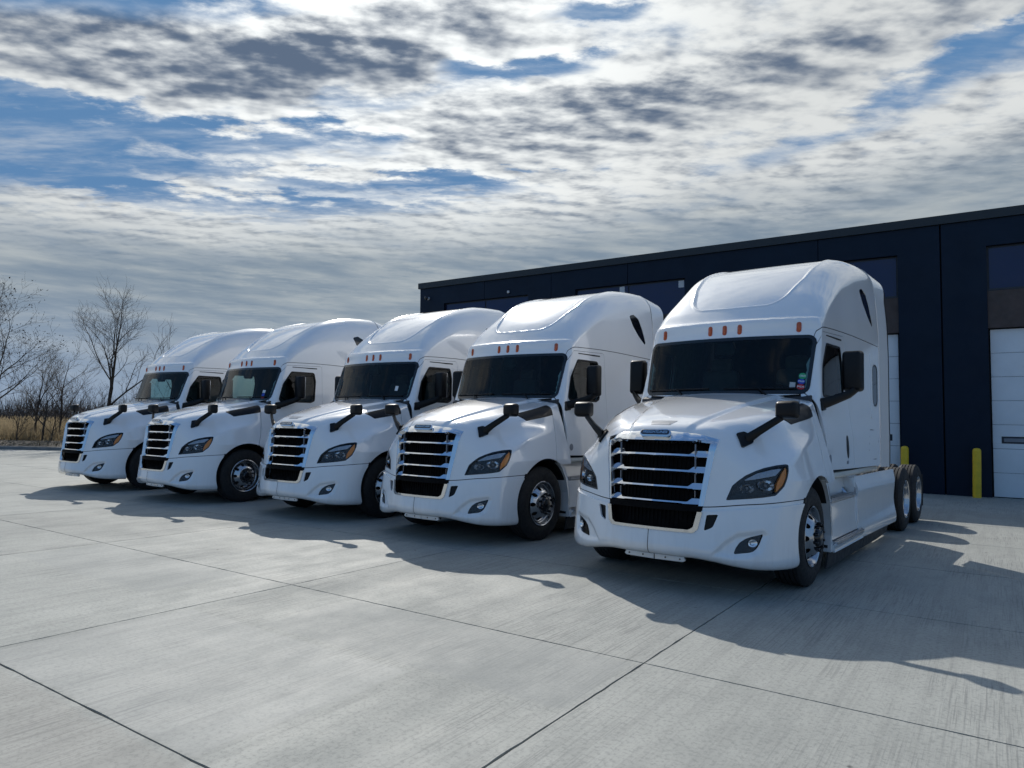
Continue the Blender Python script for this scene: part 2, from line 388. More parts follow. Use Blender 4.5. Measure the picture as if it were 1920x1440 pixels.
# ---------------------------------------------------------------- cab + sleeper + roof
_R=pch([1.60,1.84,2.04,2.105,2.17,2.30,2.50,2.80,3.20,3.60,4.10,4.50,5.2],
       [1.50,2.00,2.62,2.835,2.90,3.045,3.235,3.46,3.68,3.82,3.925,3.955,3.97])
_wl=pch([1.5,1.97,2.9,4.7,5.5],[1.17,1.19,1.207,1.225,1.232])
_wh=pch([1.5,2.2,2.4,3.1,3.8,4.7,5.5],[.96,1.035,1.05,1.085,1.14,1.205,1.23])
_tz=pch([.9,1.12,1.5,1.75,2.0,2.75,3.3,3.9],[-.02,0,.13,.42,.60,1.0,1.10,1.22])
_sh=pch([2.6,2.9,3.3,3.6,4.1],[0,.008,.035,.07,.15])
def cab_sdf(x,y,z):
    ax=np.abs(x)
    cur=.125*sstep(3.4,2.7,y)+.05
    yp=y-cur*ax*ax+.0
    e=1e-3; R=_R(yp); Rd=(_R(yp+e)-_R(yp-e))/(2*e)
    g1=(z-R)/np.sqrt(1+Rd*Rd)
    # recessed panel on the roof front
    q=sdpoly(ax,yp,[(-.1,2.57),(.36,2.58),(.44,2.85),(.48,3.3),(.46,4.0),(.3,4.3),(-.1,4.35)],0.25)
    g1=g1+.022*sstep(.012,-.030,q)*sstep(4.4,3.6,yp)-.006*np.exp(-((q-.018)/.014)**2)*sstep(4.3,3.6,yp)
    # brow over the windscreen
    g1=g1-.017*sstep(2.886,2.864,z)*sstep(2.72,2.83,z)*sstep(1.15,.85,ax)*sstep(2.75,2.5,y)
    w=_wl(y)+(_wh(y)-_wl(y))*_tz(z)-_sh(np.maximum(z,2.6))
    g2=(ax-w)*.98
    k=.07+.05*sstep(2.5,2.75,z)+.26*sstep(2.85,3.5,z)
    g=smax(g1,g2,k)
    g=smax(g,y-4.735,.03)
    return smax(g,1.06-z,.04)
# ---------------------------------------------------------------- hood + fenders + bumper
_pl=np.array([(0,.125),(.22,.135),(.44,.185),(.62,.245),(.76,.305),(.90,.375),(1.0,.45),(1.09,.55),(1.16,.675),(1.21,.80),(1.245,.95),(1.258,1.15),(1.262,1.4),(1.262,1.75),(1.262,2.3)])
def _dense(p,n=8):
    t=np.arange(len(p)); fx,fy=pch(t,p[:,0]),pch(t,p[:,1]); q=np.linspace(0,len(p)-1,(len(p)-1)*n//2+1)
    return np.stack([fx(q),fy(q)],1)
_plan=_dense(_pl); _planpoly=np.vstack([_plan,[(0,2.3)]])
_planpoly=np.vstack([[(-.5,.125)],_plan,[(-.5,2.3)]])
_zc=pch([.1,.30,.5,.8,1.2,1.6,1.95,2.4],[1.40,1.555,1.635,1.725,1.83,1.915,1.985,2.05])
_zr=pch([.1,.3,.5,.74,1.1,1.73,1.94,2.4],[.98,1.05,1.14,1.258,1.385,1.480,1.510,1.55])
_xr=pch([.1,.3,.5,.74,1.1,1.73,1.94,2.4],[.90,.96,1.03,1.125,1.182,1.178,1.172,1.17])
_mr=pch([.1,.3,.5,.74,1.1,1.73,1.94,2.4],[.80,.90,.95,.90,.73,.25,.20,.2])
_zb=pch([0,.40,.56,.76,.95,1.3],[.362,.358,.343,.308,.284,.270])
def front_sdf(x,y,z):
    ax=np.abs(x)
    lean=.125*(z-.62)
    g=sdpoly(ax,y-lean*sstep(1.5,.7,y),_planpoly)
    g=g+.27*np.maximum(z-1.10,0)*sstep(.55,1.0,y)
    # tuck of the flank below the fender ridge
    g=g+.05*sstep(.95,.25,z)*sstep(.7,1.1,y)
    top=(z-(_zc(y)-.055*(ax/.8)**2+.026*sstep(.035,-.035,ax-(.31+.24*(y-.3)))))*.96
    m=_mr(y); zr=_zr(y); xr=_xr(y)
    fl=(ax-(xr+m*(zr-z)))/np.sqrt(1+m*m)
    t=np.clip((z-zr)/.30,0,1)
    fl=fl+.022*np.sin(np.pi*t**.75)**2*np.sin(np.pi*np.clip((y-.45)/1.40,0,1))
    u=smax(top,fl,.11)
    g=smax(g,u,.018+.12*sstep(.80,.4,y))
    g=smax(g,y-2.05,.02)
    return smax(g,_zb(ax)-z,.10)
def grad(sdf,P,e=2e-3):
    x,y,z=P[:,0],P[:,1],P[:,2]
    n=np.stack([sdf(x+e,y,z)-sdf(x-e,y,z),sdf(x,y+e,z)-sdf(x,y-e,z),sdf(x,y,z+e)-sdf(x,y,z-e)],1)
    return n/np.maximum(np.linalg.norm(n,axis=1,keepdims=True),1e-9)
def shoot(sdf,C,D,tmax=4.0,it=34):
    """outermost single crossing along rays from an inner point (star-shaped bodies)"""
    lo=np.zeros(len(D)); hi=np.full(len(D),tmax)
    for _ in range(it):
        m=(lo+hi)/2; p=C+D*m[:,None]; ins=sdf(p[:,0],p[:,1],p[:,2])<0
        lo=np.where(ins,m,lo); hi=np.where(ins,hi,m)
    return C+D*lo[:,None]

# ================================================================ setting: paved yard
UX, UY = math.cos(RAD(-34.5)), math.sin(RAD(-34.5))                   # along the joints that run across the yard
NX, NY = -UY, UX                                                       # along the other joints, away from the camera
def yard(u, n, z=0.0): return Vector((UX * u + NX * n, UY * u + NY * n, z))
def concrete(name, slab=True):
    m = bpy.data.materials.new(name); m.use_nodes = True; t = NT(m.node_tree); b = t.n['Principled BSDF']
    pos = t.add('ShaderNodeNewGeometry').outputs['Position']
    q = t.mapping(pos, rot=(0, 0, RAD(34.5)))                          # x along u, y along n
    big = t.noise(q, .35, 5, .6); mid = t.noise(t.mapping(q, scale=(1.0, .6, 1)), 1.6, 7, .68); fine = t.noise(q, 34, 5, .78)
    broom = t.noise(t.mapping(q, scale=(1, .022, 1)), 75, 2, .6)
    where = t.rng(t.noise(t.mapping(q, scale=(1, .4, 1)), .9, 4, .6), .40, .62)
    c = t.mix(t.rng(big, .3, .7), (.345, .352, .325, 1), (.395, .40, .368, 1))
    c = t.mix(t.math('MULTIPLY', t.rng(mid, .44, .62), .30), c, (.25, .257, .24, 1))
    bands = t.noise(t.mapping(q, scale=(1, .03, 1)), 9, 5, .72)
    c = t.mix(t.math('MULTIPLY', t.rng(bands, .46, .62), .34), c, (.245, .25, .235, 1))
    c = t.mix(t.math('MULTIPLY', t.rng(t.noise(q, 5.5, 6, .7), .52, .74), .22), c, (.45, .455, .43, 1))
    line = t.math('MULTIPLY', t.rng(broom, .50, .64), t.math('MULTIPLY_ADD', where, .85, .15))
    c = t.mix(t.math('MULTIPLY', line, .62), c, (.17, .175, .17, 1))
    c = t.mix(t.math('MULTIPLY', t.rng(fine, .46, .64), .55), c, (.19, .20, .19, 1))
    # damp/curing patches with straight edges left by the pour
    qx, qy, qz = t.sep(t.vmath('ADD', q, t.vmath('SCALE', t.vmath('SUBTRACT', t.noise(q, 2.0, 5, .6, col=True), (.5, .5, .5)))))
    q_sc = qx.node.inputs[0].links[0].from_node.inputs[1].links[0].from_node; q_sc.inputs[3].default_value = .12
    def rect(u0, u1, n0, n1):
        a = t.math('MULTIPLY', t.rng(qx, u0, u0 + .06), t.rng(qx, u1 - .06, u1, 1, 0)); e = t.math('MULTIPLY', t.rng(qy, n0, n0 + .06), t.rng(qy, n1 - .06, n1, 1, 0)); return t.math('MULTIPLY', a, e)
    c = t.mix(t.math('MULTIPLY', rect(-5.55, -3.05, 1.9, 3.40), .26), c, (.47, .47, .45, 1))
    c = t.mix(t.math('MULTIPLY', rect(-4.7, -1.98, 3.42, 4.43), .50), c, (.27, .28, .27, 1))
    c = t.mix(t.math('MULTIPLY', rect(-9.1, -6.3, 3.4, 4.42), .38), c, (.28, .29, .28, 1))
    c = t.mix(t.math('MULTIPLY', rect(-9.5, -3.0, -2.0, 1.90), .20), c, (.30, .265, .235, 1))
    # small dark specks and scuffs
    vo = t.add('ShaderNodeTexVoronoi', feature='F1'); t.put(vo.inputs['Vector'], q); vo.inputs['Scale'].default_value = 3.4
    sp = t.math('MULTIPLY', t.rng(t.math('ADD', vo.outputs['Distance'], t.math('MULTIPLY', t.math('SUBTRACT', t.noise(q, 30, 2, .6), .5), .09)), .03, .075, 1, 0), t.rng(t.noise(q, 1.1, 3, .6), .53, .58))
    c = t.mix(t.math('MULTIPLY', sp, .80), c, (.06, .06, .06, 1))
    if slab:
        r = t.add('ShaderNodeObjectInfo').outputs['Random']
        c2 = t.vmath('SCALE', c); t.l.new(t.rng(r, 0, 1, .94, 1.05, False), c2.node.inputs[3]); c = c2
    t.l.new(c, b.inputs['Base Color'])
    t.put(b.inputs['Roughness'], t.rng(mid, .3, .7, .62, .85, False)); b.inputs['Specular IOR Level'].default_value = .35
    bn = t.add('ShaderNodeBump'); bn.inputs['Strength'].default_value = .45; bn.inputs['Distance'].default_value = .004
    t.l.new(t.math('ADD', t.math('MULTIPLY', broom, t.math('MULTIPLY_ADD', where, .9, .25)), t.math('MULTIPLY', fine, .6)), bn.inputs['Height']); t.l.new(bn.outputs[0], b.inputs['Normal'])
    MATS[name] = m; return m
CONC = concrete('broomed_concrete'); CONC2 = concrete('concrete_bed', False)
JOINT = mat('joint_fill', (.03, .03, .03), .9)
def plane_obj(name, pts, m, z):
    return np_mesh(name, np.array([(p[0], p[1], z) for p in pts]), np.array([[0, 1, 2, 3]]), m, None, None, False)
gd = plane_obj('ground', [(-900, -900), (900, -900), (900, 900), (-900, 900)], CONC2, -.03); tag(gd, kind='structure')
pv = empty('pavement'); tag(pv, kind='structure')
U0, DU, N0, DN, GAP = -1.947, 3.63, 4.445, 2.535, .0052
def slab_mesh(seed):
    """one concrete slab; its long edges are slightly spalled"""
    rg = random.Random(seed); L = []
    def edge(a, b, n, nx, ny):
        for k in range(n):
            f = k / n; j = (rg.random() ** 3) * .006 if k else 0; L.append((a[0] + (b[0] - a[0]) * f + nx * j, a[1] + (b[1] - a[1]) * f + ny * j))
    hu, hn = DU / 2 - GAP, DN / 2 - GAP
    edge((-hu, -hn), (hu, -hn), 36, 0, 1); edge((hu, -hn), (hu, hn), 26, -1, 0); edge((hu, hn), (-hu, hn), 36, 0, -1); edge((-hu, hn), (-hu, -hn), 26, 1, 0)
    bm = bmesh.new(); A = [bm.verts.new((p[0], p[1], 0)) for p in L]; B = [bm.verts.new((p[0], p[1], -.028)) for p in L]; bm.faces.new(A)
    for i in range(len(L)): bm.faces.new((A[i - 1], B[i - 1], B[i], A[i]))
    me = bpy.data.meshes.new('slab'); bm.normal_update(); bm.to_mesh(me); bm.free(); me.materials.append(CONC); return me
SLABS = [slab_mesh(k) for k in range(6)]
for i in range(-14, 6):
    for j in range(-3, 15):
        u, n = U0 + (i + .5) * DU, N0 + (j + .5) * DN; p = yard(u, n)
        if p.y < .4 or p.y > 34.5 or abs(p.x) > p.y * .86 + 5: continue
        o = bpy.data.objects.new('slab', SLABS[(i * 7 + j * 3) % 6]); link(o, pv); o.location = p; o.rotation_euler = (0, 0, RAD(-34.5 + (180 if (i + j) % 2 else 0)))

# ---------------------------------------------------------------- verge and field beyond the kerb
DIRT = mat('verge_soil', (.10, .085, .065), .95, var=.35, vscale=.8, bump=.6, bscale=9)
FIELDG = mat('field_ground', (.16, .125, .07), .95, var=.3, vscale=.5)
KY = 32.3
def kerb():
    bm = bmesh.new(); prof = [(0, -.03), (.02, .13), (.05, .15), (.20, .15), (.20, -.03)]
    A = [[bm.verts.new((x, KY + p[0], p[1])) for p in prof] for x in (-90, 20)]
    for k in range(len(prof) - 1): bm.faces.new((A[0][k], A[1][k], A[1][k + 1], A[0][k + 1]))
    return bm_obj('kerb', bm, mat('kerb_concrete', (.20, .20, .19), .85, var=.2, vscale=2), None, 30)
tag(kerb(), kind='structure')
vg = np_mesh('verge', np.array([(-400, KY + .2, .148), (26, KY + .2, .148), (26, KY + 2.6, .34), (-400, KY + 2.6, .34)]), np.array([[0, 1, 2, 3]]), DIRT, None, None, False); tag(vg, kind='structure')
fd = np_mesh('field', np.array([(-400, KY + 2.6, .34), (60, KY + 2.6, .34), (300, 800, .3), (-800, 800, .3)]), np.array([[0, 1, 2, 3]]), FIELDG, None, None, False); tag(fd, kind='structure')
def blades(name, n, x0, x1, y0, y1, h0, h1, w, m, label, cat, z=.33, lean=.35, seedheads=True):
    P = np.zeros((n, 3, 3)); x = RNG.uniform(x0, x1, n); y = y0 + (y1 - y0) * RNG.uniform(0, 1, n) ** 1.3; h = RNG.uniform(h0, h1, n) * (.75 + .35 * np.sin(x * 1.3 + y) ** 2); a = RNG.uniform(0, 2 * np.pi, n)
    ww = w * RNG.uniform(.6, 1.5, n); lx, ly = RNG.normal(0, lean, n) * h, RNG.normal(0, lean * .6, n) * h
    P[:, 0] = np.stack([x - ww * np.cos(a), y - ww * np.sin(a), np.full(n, z)], 1); P[:, 1] = np.stack([x + ww * np.cos(a), y + ww * np.sin(a), np.full(n, z)], 1); P[:, 2] = np.stack([x + lx, y + ly, z + h], 1)
    P = P.reshape(-1, 3); F = np.arange(3 * n).reshape(-1, 3)
    if seedheads:
        k = n // 3; tip = P[2::3][:k]; s = RNG.uniform(.03, .06, k); Q = np.stack([tip + np.stack([-s * .5, 0 * s, -s], 1), tip + np.stack([s * .5, 0 * s, -s], 1), tip + np.stack([.6 * s, 0 * s, 2.5 * s], 1)], 1).reshape(-1, 3)
        F = np.vstack([F, np.arange(3 * k).reshape(-1, 3) + len(P)]); P = np.vstack([P, Q])
    o = np_mesh(name, P, F, m, None, None, False); return tag(o, label, cat, kind='stuff')
REED = mat('dry_reed', (.31, .25, .16), .9, var=.5, vscale=1.6)
for _m in (REED,):
    _t = NT(_m.node_tree); _b = _t.n['Principled BSDF']; _tr = _t.add('ShaderNodeBsdfTranslucent'); _tr.inputs[0].default_value = (.33, .265, .165, 1); _mx = _t.add('ShaderNodeMixShader'); _mx.inputs[0].default_value = .45
    _t.l.new(_b.outputs[0], _mx.inputs[1]); _t.l.new(_tr.outputs[0], _mx.inputs[2]); _t.l.new(_mx.outputs[0], _t.n['Material Output'].inputs[0])
blades('dry_grass', 46000, -42, -4, KY + 2.7, KY + 20, .60, 1.10, .014, REED, 'tall straw coloured dry grass behind the kerb', 'dry grass')
blades('verge_grass', 9000, -42, 10, KY + .5, KY + 3.0, .08, .30, .010, mat('verge_grass_brown', (.17, .13, .07), .9, var=.4, vscale=2), 'short brown grass on the verge along the kerb', 'grass', .17, .5, False)

# ---------------------------------------------------------------- bare trees
BARK = mat('bark', (.055, .045, .038), .9, var=.35, vscale=9); TWIG = mat('twig', (.06, .048, .040), .9, var=.3, vscale=4)
TWIGP = mat('twig_pale', (.13, .105, .075), .9, var=.3, vscale=4)
BUD = mat('dead_leaf', (.05, .033, .025), .9, var=.4, vscale=6)
def tree_mesh(seed, height, r0, forks, spread=.55, levels=5, droop=0.0, buds=False, straight=.5, child=4, first=.28):
    rg = random.Random(seed); T0 = ([], []); T1 = ([], []); tips = []
    def seg(S, a, b, ra, rb, n):
        P, F = S; d = (b - a); 
        if d.length < 1e-5: return
        d.normalize(); s = d.cross(Vector((.3, .9, .1))).normalized(); q = d.cross(s); k0 = len(P)
        for p, r in ((a, ra), (b, rb)):
            for k in range(n): t = 2 * math.pi * k / n; v = p + (s * math.cos(t) + q * math.sin(t)) * r; P.append((v.x, v.y, v.z))
        for k in range(n): F.append((k0 + k, k0 + (k + 1) % n, k0 + n + (k + 1) % n, k0 + n + k))
    def grow(p, d, L, r, lv):
        S = T0 if lv <= 1 else T1; n = 7 if lv == 0 else (5 if lv == 1 else 3); steps = 7 if lv == 0 else (5 if lv < 3 else 3)
        kids = []; q = p.copy(); dd = d.copy()
        for k in range(steps):
            f = k / steps; jit = Vector((rg.gauss(0, 1), rg.gauss(0, 1), rg.gauss(0, .6))) * (.07 + .06 * lv) * (1.2 - straight)
            dd = (dd + jit + Vector((0, 0, .05 * (1 if lv < 2 else (.6 - droop * lv))))).normalized(); e = q + dd * (L / steps)
            r1 = r * (1 - .55 * f); r2 = r * (1 - .55 * (k + 1) / steps); seg(S, q, e, r1, r2, n); q = e
            if (k + 1) / steps > (first if lv == 0 else .2): kids.append((q.copy(), dd.copy(), r2))
        if lv >= levels: tips.append(q); return
        nk = forks if lv == 0 else child
        for i in range(nk):
            kp, kd, kr = kids[min(len(kids) - 1, int((i + rg.random() * .6) * len(kids) / nk))]
            s = Vector((rg.gauss(0, 1), rg.gauss(0, 1), rg.gauss(0, .35))); s = (s - kd * s.dot(kd)).normalized()
            nd = (kd * (1 - spread) + s * spread * rg.uniform(.7, 1.25) + Vector((0, 0, .12))).normalized()
            grow(kp, nd, L * rg.uniform(.45, .72) * (1 if lv else .9), max(kr * rg.uniform(.5, .72), .006), lv + 1)
        grow(q, (dd + Vector((rg.gauss(0, .2), rg.gauss(0, .2), 0))).normalized(), L * .5, r * .42, lv + 1)
    grow(Vector((0, 0, -.1)), Vector((rg.gauss(0, .05), rg.gauss(0, .05), 1)).normalized(), height * .62, r0, 0)
    B = ([], [])
    if buds:
        for p in tips:
            for _ in range(2):
                c = p + Vector((rg.gauss(0, .08), rg.gauss(0, .08), rg.gauss(0, .08))); s = rg.uniform(.03, .065); k0 = len(B[0])
                for _ in range(3): B[0].append((c.x + rg.uniform(-s, s), c.y + rg.uniform(-s, s), c.z + rg.uniform(-s, s)))
                B[1].append((k0, k0 + 1, k0 + 2))
    return T0, T1, B
def tree(name, label, seed, x, y, height, r0, forks, group=None, cat='tree', twig=None, rot=0.0, z=.3, **kw):
    T0, T1, B = tree_mesh(seed, height, r0, forks, **kw); o = empty(name, (x, y, z), rot); tag(o, label, cat, group)
    np_mesh('trunk', T0[0], T0[1], BARK, None, o); np_mesh('crown', T1[0], T1[1], twig or TWIG, None, o)
    if B[0]: np_mesh('leaves', B[0], B[1], BUD, None, o, False)
    return o
def tx(k, y): return k * y                                              # bearing (x/y) to a planting spot at distance y
tree('bare_tree', 'big bare tree with dead leaves cut off by the left edge', 3, tx(-.742, 35.0), 35.0, 7.2, .12, 7, spread=.58, levels=4, buds=True, child=4, first=.22, straight=.7)
tree('bare_tree', 'small round crowned bare tree among the dry grass', 14, tx(-.674, 35.6), 35.6, 3.9, .07, 7, spread=.50, levels=4, child=3, first=.35, twig=TWIGP)
tree('bare_tree', 'thin crooked bare sapling right of the round crowned tree', 23, tx(-.664, 35.2), 35.2, 3.3, .06, 5, spread=.5, levels=3, child=3, first=.4, straight=.1)
tree('bare_tree', 'slender upright bare tree left of the wide spreading one', 31, tx(-.640, 36.2), 36.2, 4.6, .055, 8, spread=.45, levels=4, child=3, first=.3, twig=TWIGP)
tree('bare_tree', 'tall wide spreading bare tree behind the farthest truck', 47, tx(-.571, 37.5), 37.5, 7.3, .12, 6, spread=.48, levels=4, child=4, first=.42, straight=.62)
tree('bare_tree', 'bare treetop showing above the roof of the farthest truck', 58, tx(-.466, 38.0), 38.0, 5.9, .06, 5, spread=.40, levels=3, child=3, first=.4)
for i, (k, y, hh) in enumerate([(-.700, 34.8, 2.2), (-.695, 36.5, 3.2), (-.652, 35.0, 2.4), (-.645, 37.0, 3.4), (-.625, 36.0, 3.0), (-.605, 38.0, 3.3), (-.59, 36.5, 2.9), (-.553, 37.0, 3.4), (-.535, 38.0, 3.0), (-.515, 37.5, 3.2), (-.49, 38.5, 3.4)]):
    where = ['left of the round crowned tree', 'just behind the round crowned tree', 'right of the crooked sapling', 'just behind the slender tree', 'right of the slender upright tree', 'left of the spreading tree trunk', 'beside the spreading tree trunk',
             'right of the spreading tree trunk', 'over the hood of the farthest truck', 'by the windscreen of the farthest truck', 'seen through the farthest cab'][i]
    tree('bare_shrub', 'many stemmed leafless shrub ' + where, 100 + i, tx(k, y), y, hh, .03, 8, 'leafless shrubs along the field edge', 'shrub', spread=.55, levels=3, child=3, first=.05, straight=.3)
# far thicket: a mass of bare stems nobody could count
def thicket(n=26000):
    x = RNG.uniform(-85, 2, n); y = RNG.uniform(56, 96, n); z0 = np.full(n, .3); hgt = RNG.uniform(1.2, 4.3, n) * (.8 + .3 * np.sin(x * .35) * np.sin(x * .11 + 1)); a = RNG.normal(0, .32, n); w = RNG.uniform(.012, .035, n)
    base = np.stack([x, y, z0 + RNG.uniform(0, .55, n) * hgt], 1); L = hgt * RNG.uniform(.35, .9, n); top = base + np.stack([np.sin(a) * L, RNG.normal(0, .15, n) * L, np.cos(a) * L], 1); top[:, 2] = np.minimum(top[:, 2], z0 + hgt + .3)
    P = np.stack([base + np.stack([-w, 0 * w, 0 * w], 1), base + np.stack([w, 0 * w, 0 * w], 1), top], 1).reshape(-1, 3)
    return tag(np_mesh('thicket', P, np.arange(3 * n).reshape(-1, 3), mat('thicket_brown', (.085, .068, .058), .95, var=.35, vscale=.6), None, None, False), 'hazy brown thicket of bare brush at the back of the field', 'thicket', kind='stuff')
thicket()


# ================================================================ the warehouse
WALL = mat('wall_panel_charcoal', (.002, .011, .028), .5, spec=.25, var=.12, vscale=1.2, bump=.05, bscale=30)
CAPM = mat('parapet_metal', (.016, .02, .024), .4, var=.1)
DOORW = mat('overhead_door_white', (.86, .87, .88), .5, var=.04, vscale=2)
BROWN = mat('lintel_brown', (.075, .052, .045), .6, var=.2, vscale=3, bump=.1, bscale=40)
WGLASS = mat('window_blue_glass', (.003, .007, .055), .14, coat=.25, var=.1, vscale=.6)
FRAMEW = mat('window_frame', (.02, .024, .034), .45)
YELLOW = mat('bollard_yellow', (.86, .56, .03), .5, var=.12, vscale=5)
PALE = mat('pale_fitting', (.6, .62, .64), .5)
BD, LEAN, WH = 21.16, -.0155, 7.2
def bpt(s, z, out=0.0):
    """point on the front wall: s along it, z up, out = metres proud of it"""
    p = yard(s + LEAN * (z - CAM_H), BD - out); return Vector((p.x, p.y, z))
def wall_prism(name, poly, out0, out1, m, parent=None, bev=0.0):
    bm = bmesh.new(); A = [bm.verts.new(bpt(s, z, out1)) for s, z in poly]; B = [bm.verts.new(bpt(s, z, out0)) for s, z in poly]; bm.faces.new(A); bm.faces.new(B[::-1])
    for i in range(len(poly)): bm.faces.new((A[i - 1], B[i - 1], B[i], A[i]))
    if bev: bmesh.ops.bevel(bm, geom=bm.edges[:], offset=bev, segments=1, affect='EDGES')
    return bm_obj(name, bm, m, parent, 30)
def rect(s0, s1, z0, z1): return [(s0, z0), (s1, z0), (s1, z1), (s0, z1)]
wh = empty('warehouse', bpt(-9.9, 0)); tag(wh, 'long dark charcoal warehouse with white overhead doors behind the trucks', 'warehouse')
PARENT_INV = wh
def keep_world(o): o.matrix_parent_inverse = Matrix.Translation(wh.location).inverted(); return o
BAYS = [-15.83, -9.93, -4.05, 1.87, 7.78, 13.70]; HB, PH = 1.98, 2.955
wallparts = []
for i, b in enumerate(BAYS):
    for sg in (-1, 1):
        e = b + sg * PH * .9985 if not (i == 0 and sg < 0) else -19.06; g = .008
        poly = [(b + sg * HB, 0), (b + sg * HB, 6.30), (b + sg * g, 6.30), (b + sg * g, 6.97), (e - sg * g, 6.97), (e - sg * g, 0)]
        wallparts.append(wall_prism('wall_panel', poly, -.25, 0, WALL, wh, .004))
    op = [wall_prism('lintel_panel', rect(b - HB, b + HB, 4.22, 5.16), -.20, -.05, BROWN, wh, .004)]
    w = wall_prism('window', rect(b - HB, b + HB, 5.165, 6.29), -.22, -.12, FRAMEW, wh); op.append(w)
    for s0, s1 in ((b - HB + .05, b - .03), (b + .03, b + HB - .05)): op.append(wall_prism('pane', rect(s0, s1, 5.22, 6.24), -.13, -.10, WGLASS, w))
    wall_prism('sill', rect(b - HB, b + HB, 5.165, 5.215), -.12, -.06, FRAMEW, w); op.append(wh.children[-1] if False else w.children[-1])
    d = wall_prism('overhead_door', rect(b - HB, b + HB, .0, 4.21), -.24, -.20, SEAM, wh); op.append(d)
    for k in range(7):
        z0 = .02 + k * .597
        if k == 2:
            # section with a narrow vision slot
            for pp in ([(b - HB + .04, z0), (b + HB - .04, z0), (b + HB - .04, z0 + .13), (b - HB + .04, z0 + .13)], [(b - HB + .04, z0 + .30), (b + HB - .04, z0 + .30), (b + HB - .04, z0 + .589), (b - HB + .04, z0 + .589)]): op.append(wall_prism('door_section', pp, -.2, -.165, DOORW, d, .004))
            xs = [b - HB + .04] + [b - HB + .22, b - HB + .93, b + HB - .93, b + HB - .22] + [b + HB - .04]
            for q in (0, 2, 4): op.append(wall_prism('door_section', rect(xs[q], xs[q + 1], z0 + .13, z0 + .30), -.2, -.165, DOORW, d))
            for q in (1, 3):
                fr_ = wall_prism('vision_slot', rect(xs[q], xs[q + 1], z0 + .13, z0 + .30), -.19, -.16, FRAMEW, d); op.append(fr_)
                op.append(wall_prism('slot_pane', rect(xs[q] + .05, xs[q + 1] - .05, z0 + .17, z0 + .26), -.18, -.156, mat('slot_glass', (.18, .21, .25), .15), d))
        else: op.append(wall_prism('door_section', rect(b - HB + .04, b + HB - .04, z0, z0 + .589), -.2, -.165, DOORW, d, .004))
    wallparts += op
def corner_box(name, s0, s1, n0, n1, z0, z1, m):
    bm = bmesh.new(); c = [bm.verts.new(yard(s + LEAN * (z - CAM_H), n, z)) for z in (z0, z1) for s, n in ((s0, n0), (s1, n0), (s1, n1), (s0, n1))]
    for f in ((0, 1, 2, 3), (4, 7, 6, 5), (0, 4, 5, 1), (1, 5, 6, 2), (2, 6, 7, 3), (3, 7, 4, 0)): bm.faces.new([c[k] for k in f])
    o = bm_obj(name, bm, m, wh, None); return o
wallparts += [corner_box('wall_core', -19.05, 16.6, BD + .26, BD + 24, 0, 6.96, WALL), corner_box('parapet_cap', -19.12, 16.7, BD - .06, BD + 24.1, 6.975, WH, CAPM)]
for z in (.8,): pass
for o in wh.children: o.matrix_parent_inverse = Matrix.Translation(wh.location).inverted()
def fitting(name, label, cat, s, z, sz, out=.06):
    o = wall_prism(name, rect(s - sz, s + sz, z - sz, z + sz), 0.0, out, PALE, None, .01); return o
cam_b = empty('security_camera', bpt(-18.6, 6.55, .0)); tag(cam_b, 'small white dome camera high on the warehouse corner', 'camera')
bm = bmesh.new(); bm_tube(bm, [(0, 0, 0), tuple(-Vector((NX, NY, 0)) * .10)], .06, 12); bm_obj('mount', bm, PALE, cam_b, 40)
bm = bmesh.new(); bmesh.ops.create_uvsphere(bm, u_segments=14, v_segments=10, radius=.075)
for v in bm.verts: v.co += -Vector((NX, NY, 0)) * .15
bm_obj('dome', bm, GLOSSBLACK, cam_b, 80)
for lab, s, z in (('small pale wall lamp over the leftmost warehouse window', -14.7, 6.46),):
    o = fitting('wall_lamp', lab, 'lamp', s, z, .045); tag(o, lab, 'lamp')
for s, par in ((-10.17, 0), (-8.12, 0)):
    st_ = wall_prism('pane_sticker', rect(s - .09, s + .09, 6.02, 6.24), -.1, -.095, PALE, [c for c in wh.children if c.name.startswith('window')][1]); 
    st_.matrix_parent_inverse = Matrix.Identity(4); st_.matrix_parent_inverse = (Matrix.Translation(wh.location) @ Matrix.Translation(-wh.location))
def bollard(label, s, out):
    p = bpt(s, 0, out); o = lathe('bollard', [(0, -.02), (.092, -.02), (.092, 1.14), (.088, 1.17), (.07, 1.20), (.04, 1.215), (0, 1.22)], YELLOW, None, 24)
    o.data.transform(Matrix.Rotation(RAD(-90), 4, 'Y')); 
    o.location = (p.x, p.y, 0); tag(o, label, 'bollard', 'yellow bollards guarding the overhead doors'); return o
bollard('yellow bollard fully in view beside the rightmost white door', -.42, .30)
bollard('yellow bollard partly hidden behind the nearest truck', -1.98, .30)

